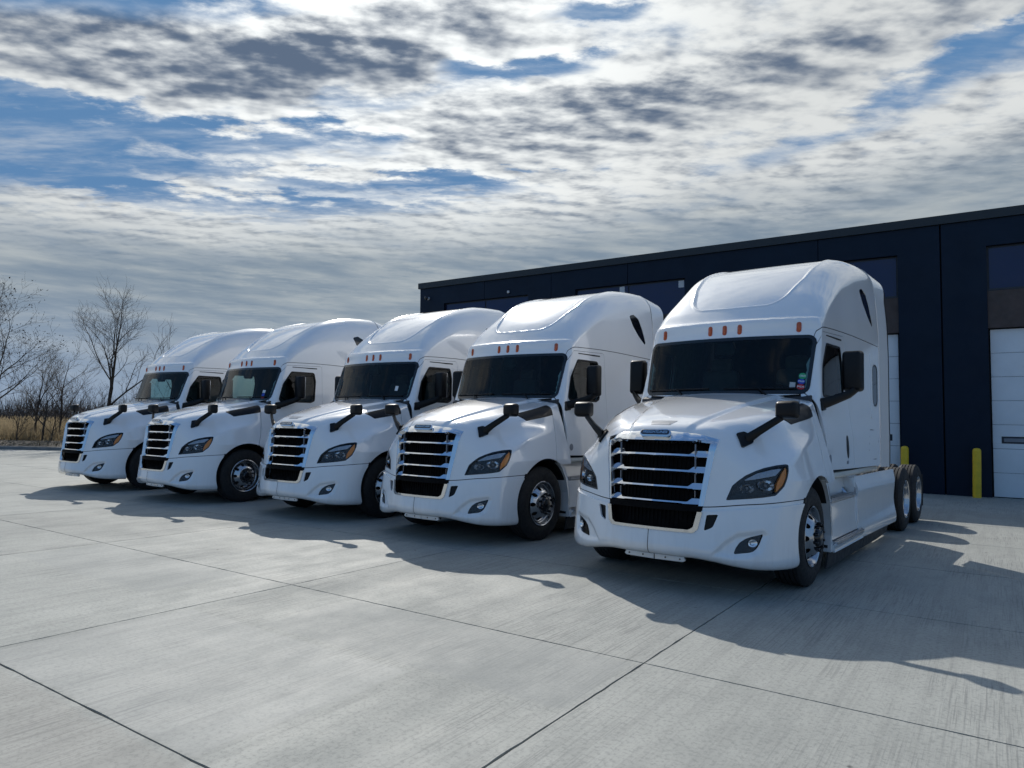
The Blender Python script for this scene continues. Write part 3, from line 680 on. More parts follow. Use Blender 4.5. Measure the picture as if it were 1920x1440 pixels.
# ================================================================ the truck (built once, facing -Y, bumper near y = 0)
def build_truck():
    T = empty('semi_truck')
    cab = body_sheet(cab_sdf, (0, 3.35, 2.25), np.concatenate([np.arange(0, .8, .017), np.arange(.8, 1.251, .022)]),
                     np.concatenate([np.arange(1.80, 3.2, .02), np.arange(3.2, 5.5, .03)]), np.concatenate([np.arange(1.10, 2.4, .03), np.arange(2.4, 4.0, .022), [4.0]]), ('front', 'top', 'side'))
    fr = body_sheet(front_sdf, (0, 1.30, .95), np.arange(0, 1.281, .0182), np.arange(.10, 2.041, .022), np.arange(.20, 2.061, .019), ('front', 'top', 'side', 'under'))
    cab = cab.clip(lambda P, N: P[:, 1] - 4.726)
    X = lambda P: np.abs(P[:, 0])
    # ---------------- cutting outlines (all in truck metres)
    seam = pch([2.0, 2.2, 2.26, 2.35, 2.55, 3.2, 4.67], [2.60, 2.62, 2.71, 2.758, 2.77, 2.785, 2.752])
    f_seam = lambda P, N: P[:, 2] - seam(P[:, 1])
    WS = [(-.90, 2.065), (.90, 2.065), (.922, 2.57), (-.922, 2.57)]
    f_ws = lambda P, N: np.where(P[:, 1] < 2.45, sdpoly(P[:, 0], P[:, 2], WS, .085), 1.0)
    DW = [(2.185, 2.005), (2.275, 2.28), (2.455, 2.525), (2.93, 2.53), (2.955, 2.40), (2.92, 2.03), (2.86, 2.005)]
    f_dw = lambda P, N: np.where((X(P) > 1.0) & (np.abs(N[:, 0]) > .6), sdpoly(P[:, 1], P[:, 2], DW, .055), 1.0)
    DR = [(2.02, 1.17), (1.995, 1.5), (2.03, 1.75), (2.035, 1.98), (2.06, 2.13), (2.24, 2.52), (2.36, 2.66), (3.12, 2.685), (3.12, 1.17)]
    f_door = lambda P, N: np.where(X(P) > .93, sdpoly(P[:, 1], P[:, 2], DR, .045), 1.0)
    SW = [(4.41, 2.02), (4.47, 2.02), (4.48, 2.38), (4.42, 2.38)]
    f_sw = lambda P, N: np.where(X(P) > 1.0, sdpoly(P[:, 1], P[:, 2], SW, .095), 1.0)
    VW = [(4.02, 3.43), (4.12, 3.455), (4.24, 3.40), (4.33, 3.24), (4.41, 3.03), (4.25, 3.14), (4.1, 3.29)]
    f_vw = lambda P, N: np.where(X(P) > .8, sdpoly(P[:, 1], P[:, 2], VW, .03), 1.0)
    ext = lambda *fs: (lambda P, N: -np.minimum.reduce([f(P, N) for f in fs]))
    # ---------------- roof
    roof = cab.clip(lambda P, N: -f_seam(P, N) + .005)
    roof.clip(lambda P, N: np.maximum(-(f_ws(P, N) - .006), -f_vw(P, N))).obj('roof_fairing', WHITE, T, .012)
    low = cab.clip(lambda P, N: f_seam(P, N) + .005).clip(lambda P, N: np.where(P[:, 2] < 1.975, 1.985 - P[:, 1], -1.0))
    # ---------------- cab shell, doors, glass
    shell = low.clip(lambda P, N: np.maximum.reduce([-(f_ws(P, N) - .006), -(f_door(P, N) - .004), -f_sw(P, N)]))
    shell.obj('cab_shell', WHITE, T, .014)
    gap = low.clip(lambda P, N: np.maximum(-(f_door(P, N) + .03), f_door(P, N) - .03)).offset(-.02)
    
    rs = cab.clip(lambda P, N: np.abs(f_seam(P, N)) - .03).clip(lambda P, N: -(f_ws(P, N) - .004)).offset(-.010)
    for sg in (1, -1): rs.side(sg).clip(lambda P, N: .9 - X(P)).obj('roof_seam_gasket', SEAM, T)
    doorsheet = low.clip(lambda P, N: f_door(P, N) + .001)
    for sg in (1, -1):
        ds = doorsheet.side(sg); gap.side(sg).obj('door_seal', SEAM, T)
        d = ds.clip(lambda P, N: -f_dw(P, N)).obj('door', WHITE, T, .03)
        ds.clip(lambda P, N: f_dw(P, N) - .004).clip(lambda P, N: -(f_dw(P, N) + .022)).offset(.004).obj('window_seal', BLACK, d, .02)
        ds.clip(lambda P, N: f_dw(P, N) + .018).offset(-.008).obj('window', SIDEGLASS, d)
        # handle: oval recess with a grip
        hp = [(2.86, 1.29), (2.87, 1.49)]
        f_h = lambda P, N: np.where(X(P) > 1.0, np.hypot((P[:, 1] - 2.875) / .052, (P[:, 2] - 1.388) / .135) - 1, 1.0)
        h = ds.clip(f_h).offset(.004).obj('handle', BLACK, d, .004)
        ds.clip(lambda P, N: np.where(X(P) > 1, np.hypot((P[:, 1] - 2.09) / .045, (P[:, 2] - 1.265) / .05) - 1, 1.0)).offset(.003).obj('round_emblem', LAMPGREY, d, .003)
        ds.clip(lambda P, N: np.where(X(P) > 1, sdpoly(P[:, 1], P[:, 2], [(2.80, 1.19), (2.90, 1.19), (2.90, 1.225), (2.80, 1.225)]), 1.0)).offset(.003).obj('decal', LAMPGREY, d, .002)
        # drip rail over the door
        ds.clip(lambda P, N: np.where(X(P) > .9, sdpoly(P[:, 1], P[:, 2], [(2.45, 2.665), (3.05, 2.672), (3.05, 2.684), (2.45, 2.676)], .004), 1.0)).offset(.004).obj('drip_rail', SEAM, d, .004)
        # sleeper window and lockers
        ss = low.side(sg)
        w = ss.clip(lambda P, N: f_sw(P, N)).offset(.003).obj('sleeper_window', DARKGLASS, T, .006)
        ss.clip(lambda P, N: f_sw(P, N) - .012).clip(lambda P, N: -(f_sw(P, N) + .01)).offset(.006).obj('seal', BLACK, w, .01)
        LK = [(4.03, 1.27), (4.5, 1.25), (4.56, 1.53), (4.12, 1.55)]
        f_lk = lambda P, N: np.where(X(P) > 1, np.abs(sdpoly(P[:, 1], P[:, 2], LK, .05)) - .005, 1.0)
        ss.clip(f_lk).offset(.0025).obj('locker_seam', SEAM, T)
        LK2 = [(4.24, 1.78), (4.60, 1.78), (4.60, 2.60), (4.26, 2.60)]
        f_l2 = lambda P, N: np.where(X(P) > 1, sdpoly(P[:, 1], P[:, 2], LK2, .03), 1.0)
        ss.clip(f_l2).clip(lambda P, N: -f_sw(P, N)).offset(.006).obj('window_surround', WHITE, T, .007)
        # vertical feature line behind the door
        roof.side(sg).clip(f_vw).offset(-.004).obj('roof_window', DARKGLASS, T, .004)
    wsS = cab.clip(lambda P, N: f_ws(P, N) - .004)
    wsS.clip(lambda P, N: -(f_ws(P, N) + .035)).offset(.004).obj('windscreen_surround', GLOSSBLACK, T, .015)
    ws = wsS.clip(lambda P, N: f_ws(P, N) + .033).offset(.001).obj('windscreen', GLASS, T)
    T['ws_sheet'] = 0
    # lining seen through the glass (one dark inner skin with the same openings)
    lin = cab.clip(lambda P, N: np.maximum.reduce([-(f_ws(P, N) + .02), -(f_dw(P, N) + .012), -(P[:, 1] - 1.99) - 10 * (P[:, 2] > 1.97)])).offset(-.06).flip()
    lin.obj('cab_lining', INTERIOR, T)
    # ---------------- clearance lamps
    tgt = cab
    def on_cab(x, z, yr=(1.7, 2.5)):
        ys = np.linspace(yr[0], yr[1], 400); v = cab_sdf(np.full(400, x), ys, np.full(400, z)); y = ys[np.argmax(v < 0)]
        return np.array([x, y, z]), grad(cab_sdf, np.array([[x, y, z]]))[0]
    for x in (-.825, -.18, 0, .18, .825):
        f_c = lambda P, N, x=x: np.where(P[:, 1] < 2.6, sdpoly(P[:, 0], P[:, 2], [(x - .004, 2.715), (x + .004, 2.715), (x + .004, 2.79), (x - .004, 2.79)], .016), 1.0)
        base = roof.clip(lambda P, N: f_c(P, N) - .006).offset(.004).obj('clearance_lamp', MARKER, T, .006)
        q, n = on_cab(x, 2.7525); q = q + n * .008
        bm = bmesh.new(); bmesh.ops.create_uvsphere(bm, u_segments=12, v_segments=8, radius=1.0)
        rot = Vector(n).to_track_quat('Y', 'Z').to_matrix()
        for v in bm.verts: v.co = rot @ Vector((v.co.x * .0165, v.co.y * .016, v.co.z * .050)) + Vector(q)
        bm_obj('lens', bm, MARKER, base, 80)
    # ---------------- wipers
    for sg, x0, x1 in ((1, .08, .86), (-1, -.92, -.10)):
        a, n1 = on_cab(x0, 2.03); b, n2 = on_cab(x1, 2.035); m_, n3 = on_cab((x0 + x1) / 2, 2.03)
        tube('wiper', [tuple(a + n1 * .02), tuple(m_ + n3 * .02), tuple(b + n2 * .02)], .011, BLACK, T, 6)
        c, n4 = on_cab(x0 + .62 * (x1 - x0), 1.96)
        tube('wiper_arm', [tuple(c + n4 * .05 - np.array([0, 0, .02])), tuple(m_ + n3 * .035)], .010, BLACK, T, 6)
    # ---------------- interior furniture
    dash = empty('dashboard', parent=T)
    prism('dash_top', [(1.97, 1.55), (1.93, 1.93), (2.05, 1.985), (2.38, 1.95), (2.50, 1.80), (2.50, 1.55)], 'x', -1.02, 1.02, INTERIOR, dash, .015)
    box('instrument_hood', (.45, 2.36, 1.98), (.46, .22, .10), INTERIOR, dash, .03)
    box('rear_curtain', (0, 4.55, 2.3), (2.2, .05, 2.2), INTERIOR, T, .01)
    box('floor', (0, 3.3, 1.10), (2.2, 2.7, .06), INTERIOR, T, .01)
    for sx in (.5, -.5):
        st = empty('seat', parent=T)
        box('cushion', (sx, 2.95, 1.55), (.52, .52, .20), INTGREY, st, .06)
        box('backrest', (sx, 3.22, 1.98), (.50, .16, .78), INTGREY, st, .06, Euler((RAD(-10), 0, 0)))
        box('headrest', (sx, 3.31, 2.44), (.30, .12, .20), INTGREY, st, .05)
    bm = bmesh.new()
    ring = [Vector((.5 + .225 * math.cos(t), 2.60 - .225 * math.sin(t) * .62, 1.93 + .225 * math.sin(t) * .78)) for t in [2 * math.pi * k / 24 for k in range(25)]]
    bm_tube(bm, ring, .017, 6, False); bm_tube(bm, [(.5, 2.40, 1.75), (.5, 2.60, 1.93)], .035, 8); bm_tube(bm, [ring[0], ring[12]], .015, 6)
    bm_obj('steering_wheel', bm, BLACK, T, 60)
    md = prism('sensor_housing', [(-.13, 2.50), (-.10, 2.44), (.10, 2.44), (.13, 2.50), (.09, 2.62), (-.09, 2.62)], 'y', 2.08, 2.16, BLACK, T, .015)
    tube('grab_handle', [(-.98, 2.30, 1.97), (-.95, 2.22, 2.10), (-.94, 2.24, 2.24)], .014, BLACK, T, 6)
    # ---------------- hood, cowl, bumper
    ctr = (1.38, .503)
    f_arch = lambda P, N: np.where(X(P) > .72, np.hypot(P[:, 1] - ctr[0], P[:, 2] - ctr[1]) - .617, 1.0)
    zs = pch([0, .22, .40, .90, 1.4], [.820, .836, .878, .918, .93])
    f_spl = lambda P, N: zs(P[:, 1]) - P[:, 2]                      # negative above the split
    GO = [(-.598, 1.478), (-.40, 1.527), (0, 1.560), (.40, 1.527), (.598, 1.478), (.505, .845), (.497, .78), (.468, .63), (.43, .595), (-.43, .595), (-.468, .63), (-.497, .78), (-.505, .845)]
    GI = [(-.532, 1.432), (-.415, 1.462), (-.385, 1.447), (.385, 1.447), (.415, 1.462), (.532, 1.432), (.462, .845), (.449, .767), (.424, .645), (.39, .622), (-.39, .622), (-.424, .645), (-.449, .767), (-.462, .845)]
    front_only = lambda P, v: np.where(P[:, 1] < .75, v, 1.0)
    f_go = lambda P, N: front_only(P, sdpoly(P[:, 0], P[:, 2], GO, .004))
    f_gi = lambda P, N: front_only(P, sdpoly(P[:, 0], P[:, 2], GI, .004))
    HL = [(1.007, .912), (1.084, 1.037), (1.165, 1.09), (1.253, 1.136), (1.375, 1.175), (1.504, 1.206), (1.68, 1.232), (1.83, 1.243), (1.862, 1.238), (1.85, 1.18), (1.822, 1.12), (1.765, 1.046), (1.629, .965), (1.45, .946), (1.289, .933)]
    f_hl = lambda P, N: np.where(P[:, 1] < 1.0, sdpoly(X(P) + P[:, 1], P[:, 2], HL, .004), 1.0)
    rear = lambda P: P[:, 1] - np.interp(P[:, 2], [1.1, 1.27, 1.5, 1.75, 2.0], [1.60, 1.655, 1.70, 1.722, 1.735]) + .0 * P[:, 0]
    topcut = lambda P: P[:, 1] - (1.735 + .09 * X(P) ** 2 - .06)
    f_rear = lambda P: np.where(N_up(P), topcut(P), rear(P))
    def N_up(P): return X(P) < 1.0
    hood = fr.clip(lambda P, N: np.maximum.reduce([f_spl(P, N), rear(P), -f_arch(P, N), -(f_go(P, N) + .012), -f_hl(P, N)]))
    hood.obj('hood', WHITE, T, .016)
    cowl = fr.clip(lambda P, N: np.maximum.reduce([-(rear(P) - .009), P[:, 1] - np.interp(P[:, 2], [1.1, 1.5, 1.75, 2.0], [1.975, 1.945, 1.982, 1.985]), -f_arch(P, N), 1.03 - P[:, 2]]))
    cowl.obj('cowl_panel', WHITE, T, .02)
    for sg in (1, -1): fr.clip(lambda P, N: np.maximum.reduce([-(rear(P) + .025), rear(P) - .04, -f_arch(P, N), 1.0 - P[:, 2]])).offset(-.018).side(sg).obj('hood_gap', SEAM, T)
    # bumper with its stepped top edge
    VT = [(.545, .757), (.63, .766), (.597, .668), (.585, .652), (.53, .625)]
    FG = [(.778, .424), (.790, .470), (.818, .520), (.86, .555), (.906, .576), (.985, .600), (.962, .520), (.945, .480), (.92, .453), (.895, .443)]
    f_vt = lambda P, N: front_only(P, sdpoly(X(P), P[:, 2], VT, .006)); f_fg = lambda P, N: front_only(P, sdpoly(X(P), P[:, 2], FG, .006))
    bump = fr.offset(.016).clip(lambda P, N: np.maximum.reduce([P[:, 2] - (zs(P[:, 1]) - .040), -f_arch(P, N), P[:, 1] - 1.3]))
    # pressed scoop round the fog lamp
    SCP = [(.60, .40), (.70, .52), (.80, .60), (1.0, .635), (1.03, .60), (.99, .45), (.90, .40), (.78, .385)]
    pq = front_only(bump.P, sdpoly(X(bump.P), bump.P[:, 2], SCP)); bump.P = bump.P - bump.N * (.022 * sstep(.015, -.03, pq))[:, None]
    e_ = bump.P; tri = np.cross(e_[bump.T[:, 1]] - e_[bump.T[:, 0]], e_[bump.T[:, 2]] - e_[bump.T[:, 0]])
    vn = np.zeros_like(e_)
    sgn = np.sign((tri * bump.N[bump.T].sum(1)).sum(1))[:, None]
    for k in range(3): np.add.at(vn, bump.T[:, k], tri * sgn)
    vn /= np.maximum(np.linalg.norm(vn, axis=1, keepdims=True), 1e-12); wq = sstep(.06, .03, pq)[:, None]
    bump.N = bump.N * (1 - wq) + vn * wq; bump.N /= np.linalg.norm(bump.N, axis=1, keepdims=True)
    bump.clip(lambda P, N: np.maximum.reduce([-(f_go(P, N) + .012), -f_vt(P, N), -f_fg(P, N)])).obj('bumper', WHITE, T, .02)
    for sg in (1, -1):
        fr.clip(lambda P, N: np.maximum.reduce([P[:, 2] - (zs(P[:, 1]) - .009), zs(P[:, 1]) - .075 - P[:, 2], -f_arch(P, N), P[:, 1] - 1.3, -(f_go(P, N) + .02)])).offset(-.004).side(sg).obj('bumper_step', WHITE, T, .01)
        fr.clip(lambda P, N: np.maximum.reduce([P[:, 2] - (zs(P[:, 1]) + .02), zs(P[:, 1]) - .035 - P[:, 2], -f_arch(P, N), P[:, 1] - 1.3, -(f_go(P, N) + .02)])).offset(-.020).side(sg).obj('bumper_gap', SEAM, T)
    fr.clip(lambda P, N: np.where(P[:, 1] < .3, np.maximum(np.abs(P[:, 0]) - .003, P[:, 2] - .59), 1.0)).offset(.0175).obj('bumper_split_line', SEAM, T)
    # grille: chrome surround in two pieces, four bars, black core
    ring = fr.offset(.020).clip(lambda P, N: np.maximum(f_go(P, N), -f_gi(P, N)))
    up = ring.clip(lambda P, N: .842 - P[:, 2]); dg = np.clip(-f_go(up.P, up.N) / .05, 0, 1)             # outer edge rolled back
    nx = np.sign(up.P[:, 0]) * sstep(.42, .52, X(up.P)) * .45; nz = sstep(1.40, 1.47, up.P[:, 2]) * .55
    up.P = up.P - up.N * (.018 * (1 - dg) ** 1.5)[:, None]; up.N = up.N + np.stack([nx * (1 - .5 * dg), 0 * nx, nz * (1 - .3 * dg) + .12], 1); up.N /= np.linalg.norm(up.N, axis=1, keepdims=True)
    up.obj('grille_surround', CHROME, T, .05)
    lo = ring.offset(.006).clip(lambda P, N: P[:, 2] - .787); lo.N = lo.N + np.array([0, 0, -.26]); lo.N /= np.linalg.norm(lo.N, axis=1, keepdims=True); lo.obj('lower_grille_surround', CHROME, T, .05)
    core = fr.clip(lambda P, N: f_go(P, N) + .008).offset(-.075).obj('grille_core', MESH, T)
    fr.clip(lambda P, N: np.maximum(f_go(P, N) + .01, np.abs(P[:, 2] - .815) - .03)).offset(.002).obj('grille_crossbar', MESH, T, .06)
    bar0 = fr.clip(lambda P, N: f_gi(P, N) - .012)
    for z0 in (1.304, 1.153, .998, .853):
        zt = lambda P, z0=z0: z0 + .019 + .032 * sstep(.345, .385, X(P))
        bar = bar0.clip(lambda P, N: np.maximum(z0 - P[:, 2], P[:, 2] - zt(P))).offset(-.004)
        tilt = np.array([0, .75, 0]); bar.P = bar.P + (bar.P[:, 2:3] - z0) * tilt; bar.N = bar.N + np.array([0, 0, .75]); bar.N /= np.linalg.norm(bar.N, axis=1, keepdims=True)
        bar.obj('grille_bar', CHROME, T, .03)
    ribs = bmesh.new()
    for x in np.arange(-.42, .43, .042):
        if abs(x) > .40: continue
        for z0, z1 in ((.64, .80), (.88, .99), (1.03, 1.14), (1.18, 1.29), (1.335, 1.43)):
            for z_ in (z0,):
                y0 = float(np.interp(abs(x), [0, .22, .44], [.125, .135, .185])) + .125 * ((z0 + z1) / 2 - .62) + .075
                bm_box(ribs, (x, y0, (z0 + z1) / 2), (.006, .03, z1 - z0))
    tag(bm_obj('grille_ribs', ribs, MESH, T), kind='stuff')
    for sg in (1, -1):
        box('core_edge', (sg * .40, .285, 1.14), (.012, .03, .56), LAMPGREY, T, .003)
    # badge
    bp, bn_ = np.array([0, .262, 1.508]), grad(front_sdf, np.array([[0, .262, 1.508]]))[0]
    ys = np.linspace(0, .6, 800); v = front_sdf(np.zeros(800), ys, np.full(800, 1.508)); by = ys[np.argmax(v < 0)]
    n_ = grad(front_sdf, np.array([[0., by, 1.508]]))[0]; tilt = math.atan2(n_[2], -n_[1])
    BM = Matrix.Translation((0, by, 1.508)) @ Matrix.Rotation(RAD(90) - tilt, 4, 'X')
    def capsule(hw, hh, d0, d1, m, name, par, bev):
        pts = [(hw - hh + hh * math.cos(t), hh * math.sin(t)) for t in np.linspace(-math.pi / 2, math.pi / 2, 12)] + [(-hw + hh + hh * math.cos(t), hh * math.sin(t)) for t in np.linspace(math.pi / 2, 1.5 * math.pi, 12)]
        o = prism(name, pts, 'z', d0, d1, m, par, bev); o.data.transform(BM); return o
    bd = capsule(.166, .037, .016, .040, CHROME, 'badge', T, .004)
    capsule(.152, .026, .040, .0435, NAVY, 'badge_face', bd, .0)
    letters(T, bd, 'FREIGHTLINER', .040, BM @ Matrix.Translation((0, 0, .044)), CHROME, .002, .18, 'badge_lettering', .264)
    # small grey panel on the hood nose
    fr.clip(lambda P, N: np.where(N[:, 2] > .3, sdpoly(P[:, 0], P[:, 1], [(-.105, .35), (.105, .35), (.14, .45), (-.14, .45)]), 1.0)).offset(.002).obj('nose_panel', LAMPGREY, T, .003)
    # black wedge trim and fender trim
    WG = [(1.10, 1.712), (1.722, 1.853), (1.722, 1.728), (1.195, 1.634)]
    # ---------------- lamps
    AM = [(1.826, 1.222), (1.818, 1.12), (1.762, 1.050), (1.640, .992), (1.665, 1.071), (1.756, 1.170)]
    ST = [(1.236, 1.098), (1.406, 1.160), (1.609, 1.196), (1.755, 1.210), (1.655, 1.150), (1.337, 1.108)]
    VTC = {}
    for sg in (1, -1):
        fs = fr.side(sg)
        fs.clip(lambda P, N: np.where((P[:, 1] > .9) & (P[:, 1] < 1.9), sdpoly(P[:, 1], P[:, 2], WG, .006), 1.0)).offset(.005).obj('fender_trim', BLACK, T, .006)
        hl = fs.clip(lambda P, N: f_hl(P, N) - .002)
        H = hl.offset(-.038).obj('headlight', GLOSSBLACK, T)
        hl.clip(lambda P, N: -(f_hl(P, N) + .016)).offset(.001).obj('rim', GLOSSBLACK, H, .045)
        uv = lambda P: (X(P) + P[:, 1], P[:, 2])
        hl.clip(lambda P, N: sdpoly(*uv(P), AM, .003)).offset(-.008).obj('turn_signal', AMBER, H, .025)
        hl.clip(lambda P, N: sdpoly(*uv(P), ST, .004)).offset(-.015).obj('light_strip', LAMPSTRIP, H, .02)
        for nm, tc, zc_, ht, hz in (('low_beam', 1.512, 1.052, .108, .048), ('high_beam', 1.255, 1.018, .082, .036)):
            e = lambda P: np.hypot((X(P) + P[:, 1] - tc) / ht, (P[:, 2] - zc_) / hz)
            bowl = hl.clip(lambda P, N: e(P) - 1)
            r = e(bowl.P); bowl.P = bowl.P - bowl.N * (.012 + .05 * (1 - r ** 2))[:, None]; bowl.N = grad_mesh(bowl)
            bo = bowl.obj(nm, SILVER, H)
            hl.clip(lambda P, N: np.maximum(e(P) - 1.14, 1.0 - e(P))).offset(-.010).obj('bezel', LAMPGREY, bo, .02)
            cpt = bowl.P[np.argmin(r)] + bowl.N[np.argmin(r)] * .028
            bm = bmesh.new(); bmesh.ops.create_uvsphere(bm, u_segments=14, v_segments=10, radius=.015)
            for v in bm.verts: v.co += Vector(cpt)
            bm_obj('bulb_lens', bm, LAMPGREY, bo, 80)
        hl.clip(lambda P, N: f_hl(P, N) + .004).offset(.0005).obj('lens_cover', LENS, H)
        # bumper vents and fog lamps
        bs = fr.offset(.012).side(sg)
        bs.clip(lambda P, N: f_vt(P, N) - .002).offset(-.022).obj('bumper_vent', BLACK, T, .004)
        fg = bs.clip(lambda P, N: f_fg(P, N) - .004).offset(-.030).obj('fog_lamp', GLOSSBLACK, T, .004)
        e = lambda P: np.hypot((X(P) - .925) / .036, (P[:, 2] - .525) / .034)
        bw = bs.clip(lambda P, N: front_only(P, e(P) - 1)); r = e(bw.P); bw.P = bw.P - bw.N * (.020 + .02 * (1 - r ** 2) - .012)[:, None]; bw.N = grad_mesh(bw); bw.obj('reflector', SILVER, fg)
        bs.clip(lambda P, N: f_fg(P, N) - .002).offset(-.020).obj('fog_lens', LENS, fg)
        # ---------------- hood mirror
        hm = empty('hood_mirror', parent=T)
        def hsurf(y, z):
            xs_ = np.linspace(.3, 1.3, 600); v = front_sdf(xs_, np.full(600, y), np.full(600, z)); return float(xs_[np.argmax(v > 0)])
        foot = fs.clip(lambda P, N: sdpoly(P[:, 1], P[:, 2], [(.50, 1.405), (.595, 1.445), (.63, 1.50), (.60, 1.53), (.545, 1.515)], .008)).offset(.022).obj('foot', BLACK, hm, .026)
        a = Vector((sg * (hsurf(.57, 1.475) + .015), .575, 1.475)); b = Vector((sg * 1.09, .70, 1.70))
        bm = bmesh.new(); strip(bm, [a, a.lerp(b, .4) + Vector((0, -.02, .0)), b], [(.030, .055), (.024, .042), (.022, .036)]); bm_obj('arm', bm, BLACK, hm, 50)
        bm = bmesh.new(); bm_box(bm, (0, 0, 0), (.235, .13, .185), .045, None, 4)
        for v in bm.verts:
            t = (v.co.y + .065) / .13; k = .80 + .20 * t; v.co.x *= k; v.co.z *= k
        for v in bm.verts: v.co = Matrix.Rotation(sg * RAD(-8), 3, 'Z') @ v.co + Vector((sg * 1.125, .70, 1.765))
        bm_obj('housing', bm, BLACK, hm, 70)
        # ---------------- door mirror
        dm = empty('door_mirror', parent=T)
        bm = bmesh.new(); bm_box(bm, (0, 0, 0), (.225, .15, .475), .045, None, 4)
        for v in bm.verts:
            t = (v.co.y + .075) / .15; k = .86 + .14 * t; v.co.x *= k; v.co.z *= .93 + .07 * t; v.co.x += .03 * sg * (-v.co.z) * .2
        for v in bm.verts: v.co = Matrix.Rotation(sg * RAD(-7), 3, 'Z') @ v.co + Vector((sg * 1.338, 2.44, 2.25))
        bm_obj('housing', bm, BLACK, dm, 70)
        box('mirror_glass', (sg * 1.338, 2.517, 2.25), (.19, .006, .43), CHROME, dm, .002, Euler((0, 0, sg * RAD(-7))))
        bm = bmesh.new(); strip(bm, [Vector((sg * 1.085, 2.08, 1.865)), Vector((sg * 1.16, 2.16, 1.895)), Vector((sg * 1.33, 2.36, 1.99)), Vector((sg * 1.41, 2.43, 2.07))], [(.045, .062), (.045, .055), (.04, .045), (.035, .04)]); bm_obj('arm', bm, BLACK, dm, 50)
        ds.P  # keep reference
        dsg = doorsheet.side(sg)
        dsg.clip(lambda P, N: sdpoly(P[:, 1], P[:, 2], [(2.03, 1.80), (2.15, 1.815), (2.15, 1.92), (2.06, 1.92)], .01)).offset(.012).obj('mirror_base', BLACK, dm, .014)
        # ---------------- side extender behind the sleeper
        ex, rub = Sheet_ext(cab, sg); ex.obj('side_extender', WHITE, T, .02)
        nr = len(rub[0]); grid_panel('extender_rubber', lambda u, v: rub[int(u)][int(v)], [0, 1], range(nr), BLACK, T, .014)
        # ---------------- chassis fairing, steps, skirt
        ffp = empty('side_fairing', parent=T)
        fair_panels(ffp, sg)
    box('sleeper_back', (0, 4.70, 2.35), (1.9, .04, 2.4), FRAME, T, .01)
    # ---------------- chassis
    for sg in (1, -1): box('frame_rail', (sg * .43, 4.75, .86), (.09, 7.7, .27), FRAME, T, .01)
    bm = bmesh.new()
    bm_box(bm, (0, 1.38, .50), (1.7, .13, .13), .02); bm_box(bm, (0, 2.6, .72), (.5, 2.2, .5), .05); bm_box(bm, (0, 1.3, .80), (.8, 1.5, .5), .05)
    bm_obj('engine_and_axle', bm, FRAME, T)
    for sg in (1, -1):
        lathe_at('fuel_tank', [(0, -.75), (.29, -.75), (.31, -.73), (.31, .73), (.29, .75), (0, .75)], ALU, T, (sg * .86, 3.9, .66), 'y')
    bm = bmesh.new()
    for y in (6.697, 8.017): bm_tube(bm, [(-1.0, y, .503), (1.0, y, .503)], .10, 12); bm_box(bm, (0, y, .52), (.42, .46, .42), .12)
    bm_tube(bm, [(0, 2.6, .8), (0, 6.7, .55)], .06, 10)
    bm_obj('rear_axles', bm, FRAME, T, 40)
    bm = bmesh.new(); bm_box(bm, (0, 7.35, 1.10), (.86, .95, .07), .02); bm_box(bm, (0, 7.35, 1.02), (.9, .3, .10), .01)
    bm_obj('fifth_wheel', bm, FRAME, T)
    bm = bmesh.new(); bm_box(bm, (0, 5.35, 1.005), (1.0, .9, .03), .005)
    for x in np.arange(-.44, .45, .11): bm_box(bm, (x, 5.35, 1.03), (.04, .9, .025), .004)
    bm_obj('deck_plate', bm, TREADPLATE, T)
    box('battery_box', (.95, 5.72, .70), (.42, .24, .42), FRAME, T, .02); box('air_tank_box', (-.95, 5.72, .70), (.42, .24, .42), FRAME, T, .02)
    bm = bmesh.new(); bm_box(bm, (0, 8.62, .84), (2.3, .06, .10), .01); bm_obj('rear_crossbar', bm, FRAME, T)
    for sg in (1, -1): box('mud_flap', (sg * .95, 8.63, .53), (.58, .012, .56), RUBBER, T, .003)
    # tow cover plates under the bumper
    for sg in (1, -1):
        prism('tow_cover', [(sg * .006, .338), (sg * .30, .345), (sg * .325, .305), (sg * .30, .290), (sg * .006, .285)], 'y', .235, .262, WHITE, T, .004)
        for bx in (.12, .27): tube('bolt', [(sg * bx, .231, .315), (sg * bx, .24, .315)], .008, FRAME, T)
    # inner wheel arches (dark liners)
    for sg in (1, -1):
        P, F = lathe_np([(.605, -.42), (.612, .10)], 40); keep = []
        for f in F:
            if P[f][:, 2].mean() > -.22: keep.append(f)
        P = P[:, [0, 1, 2]] * np.array([sg, 1, 1]) + np.array([sg * 1.09, 1.38, .503]); np_mesh('arch_liner', P, np.array(keep), FRAME, None, T)
        box('arch_wall', (sg * .66, 1.38, .80), (.03, 1.15, .75), FRAME, T, .01)
        box('arch_corner', (sg * 1.215, .925, .905), (.05, .045, .05), BLACK, T, .006)
    # ---------------- wheels
    for sg in (1, -1):
        wheel(T, 'front_wheel', sg, (sg * 1.185, 1.38, .503), True)
        for y in (6.697, 8.017):
            wheel(T, 'rear_wheel', sg, (sg * 1.245, y, .503), False)
            wheel(T, 'inner_wheel', sg, (sg * .92, y, .503), False, inner=True)
    return T
LAMPSTRIP = mat('lamp_strip', (.42, .46, .52), .25, .2, coat=.5)
SATIN = mat('satin_trim', (.72, .72, .69), .22, .85, var=.05)
def grad_mesh(s):
    tri = np.cross(s.P[s.T[:, 1]] - s.P[s.T[:, 0]], s.P[s.T[:, 2]] - s.P[s.T[:, 0]]); sg = np.sign((tri * s.N[s.T].sum(1)).sum(1))[:, None]
    vn = np.zeros_like(s.P)
    for k in range(3): np.add.at(vn, s.T[:, k], tri * sg)
    return vn / np.maximum(np.linalg.norm(vn, axis=1, keepdims=True), 1e-12)
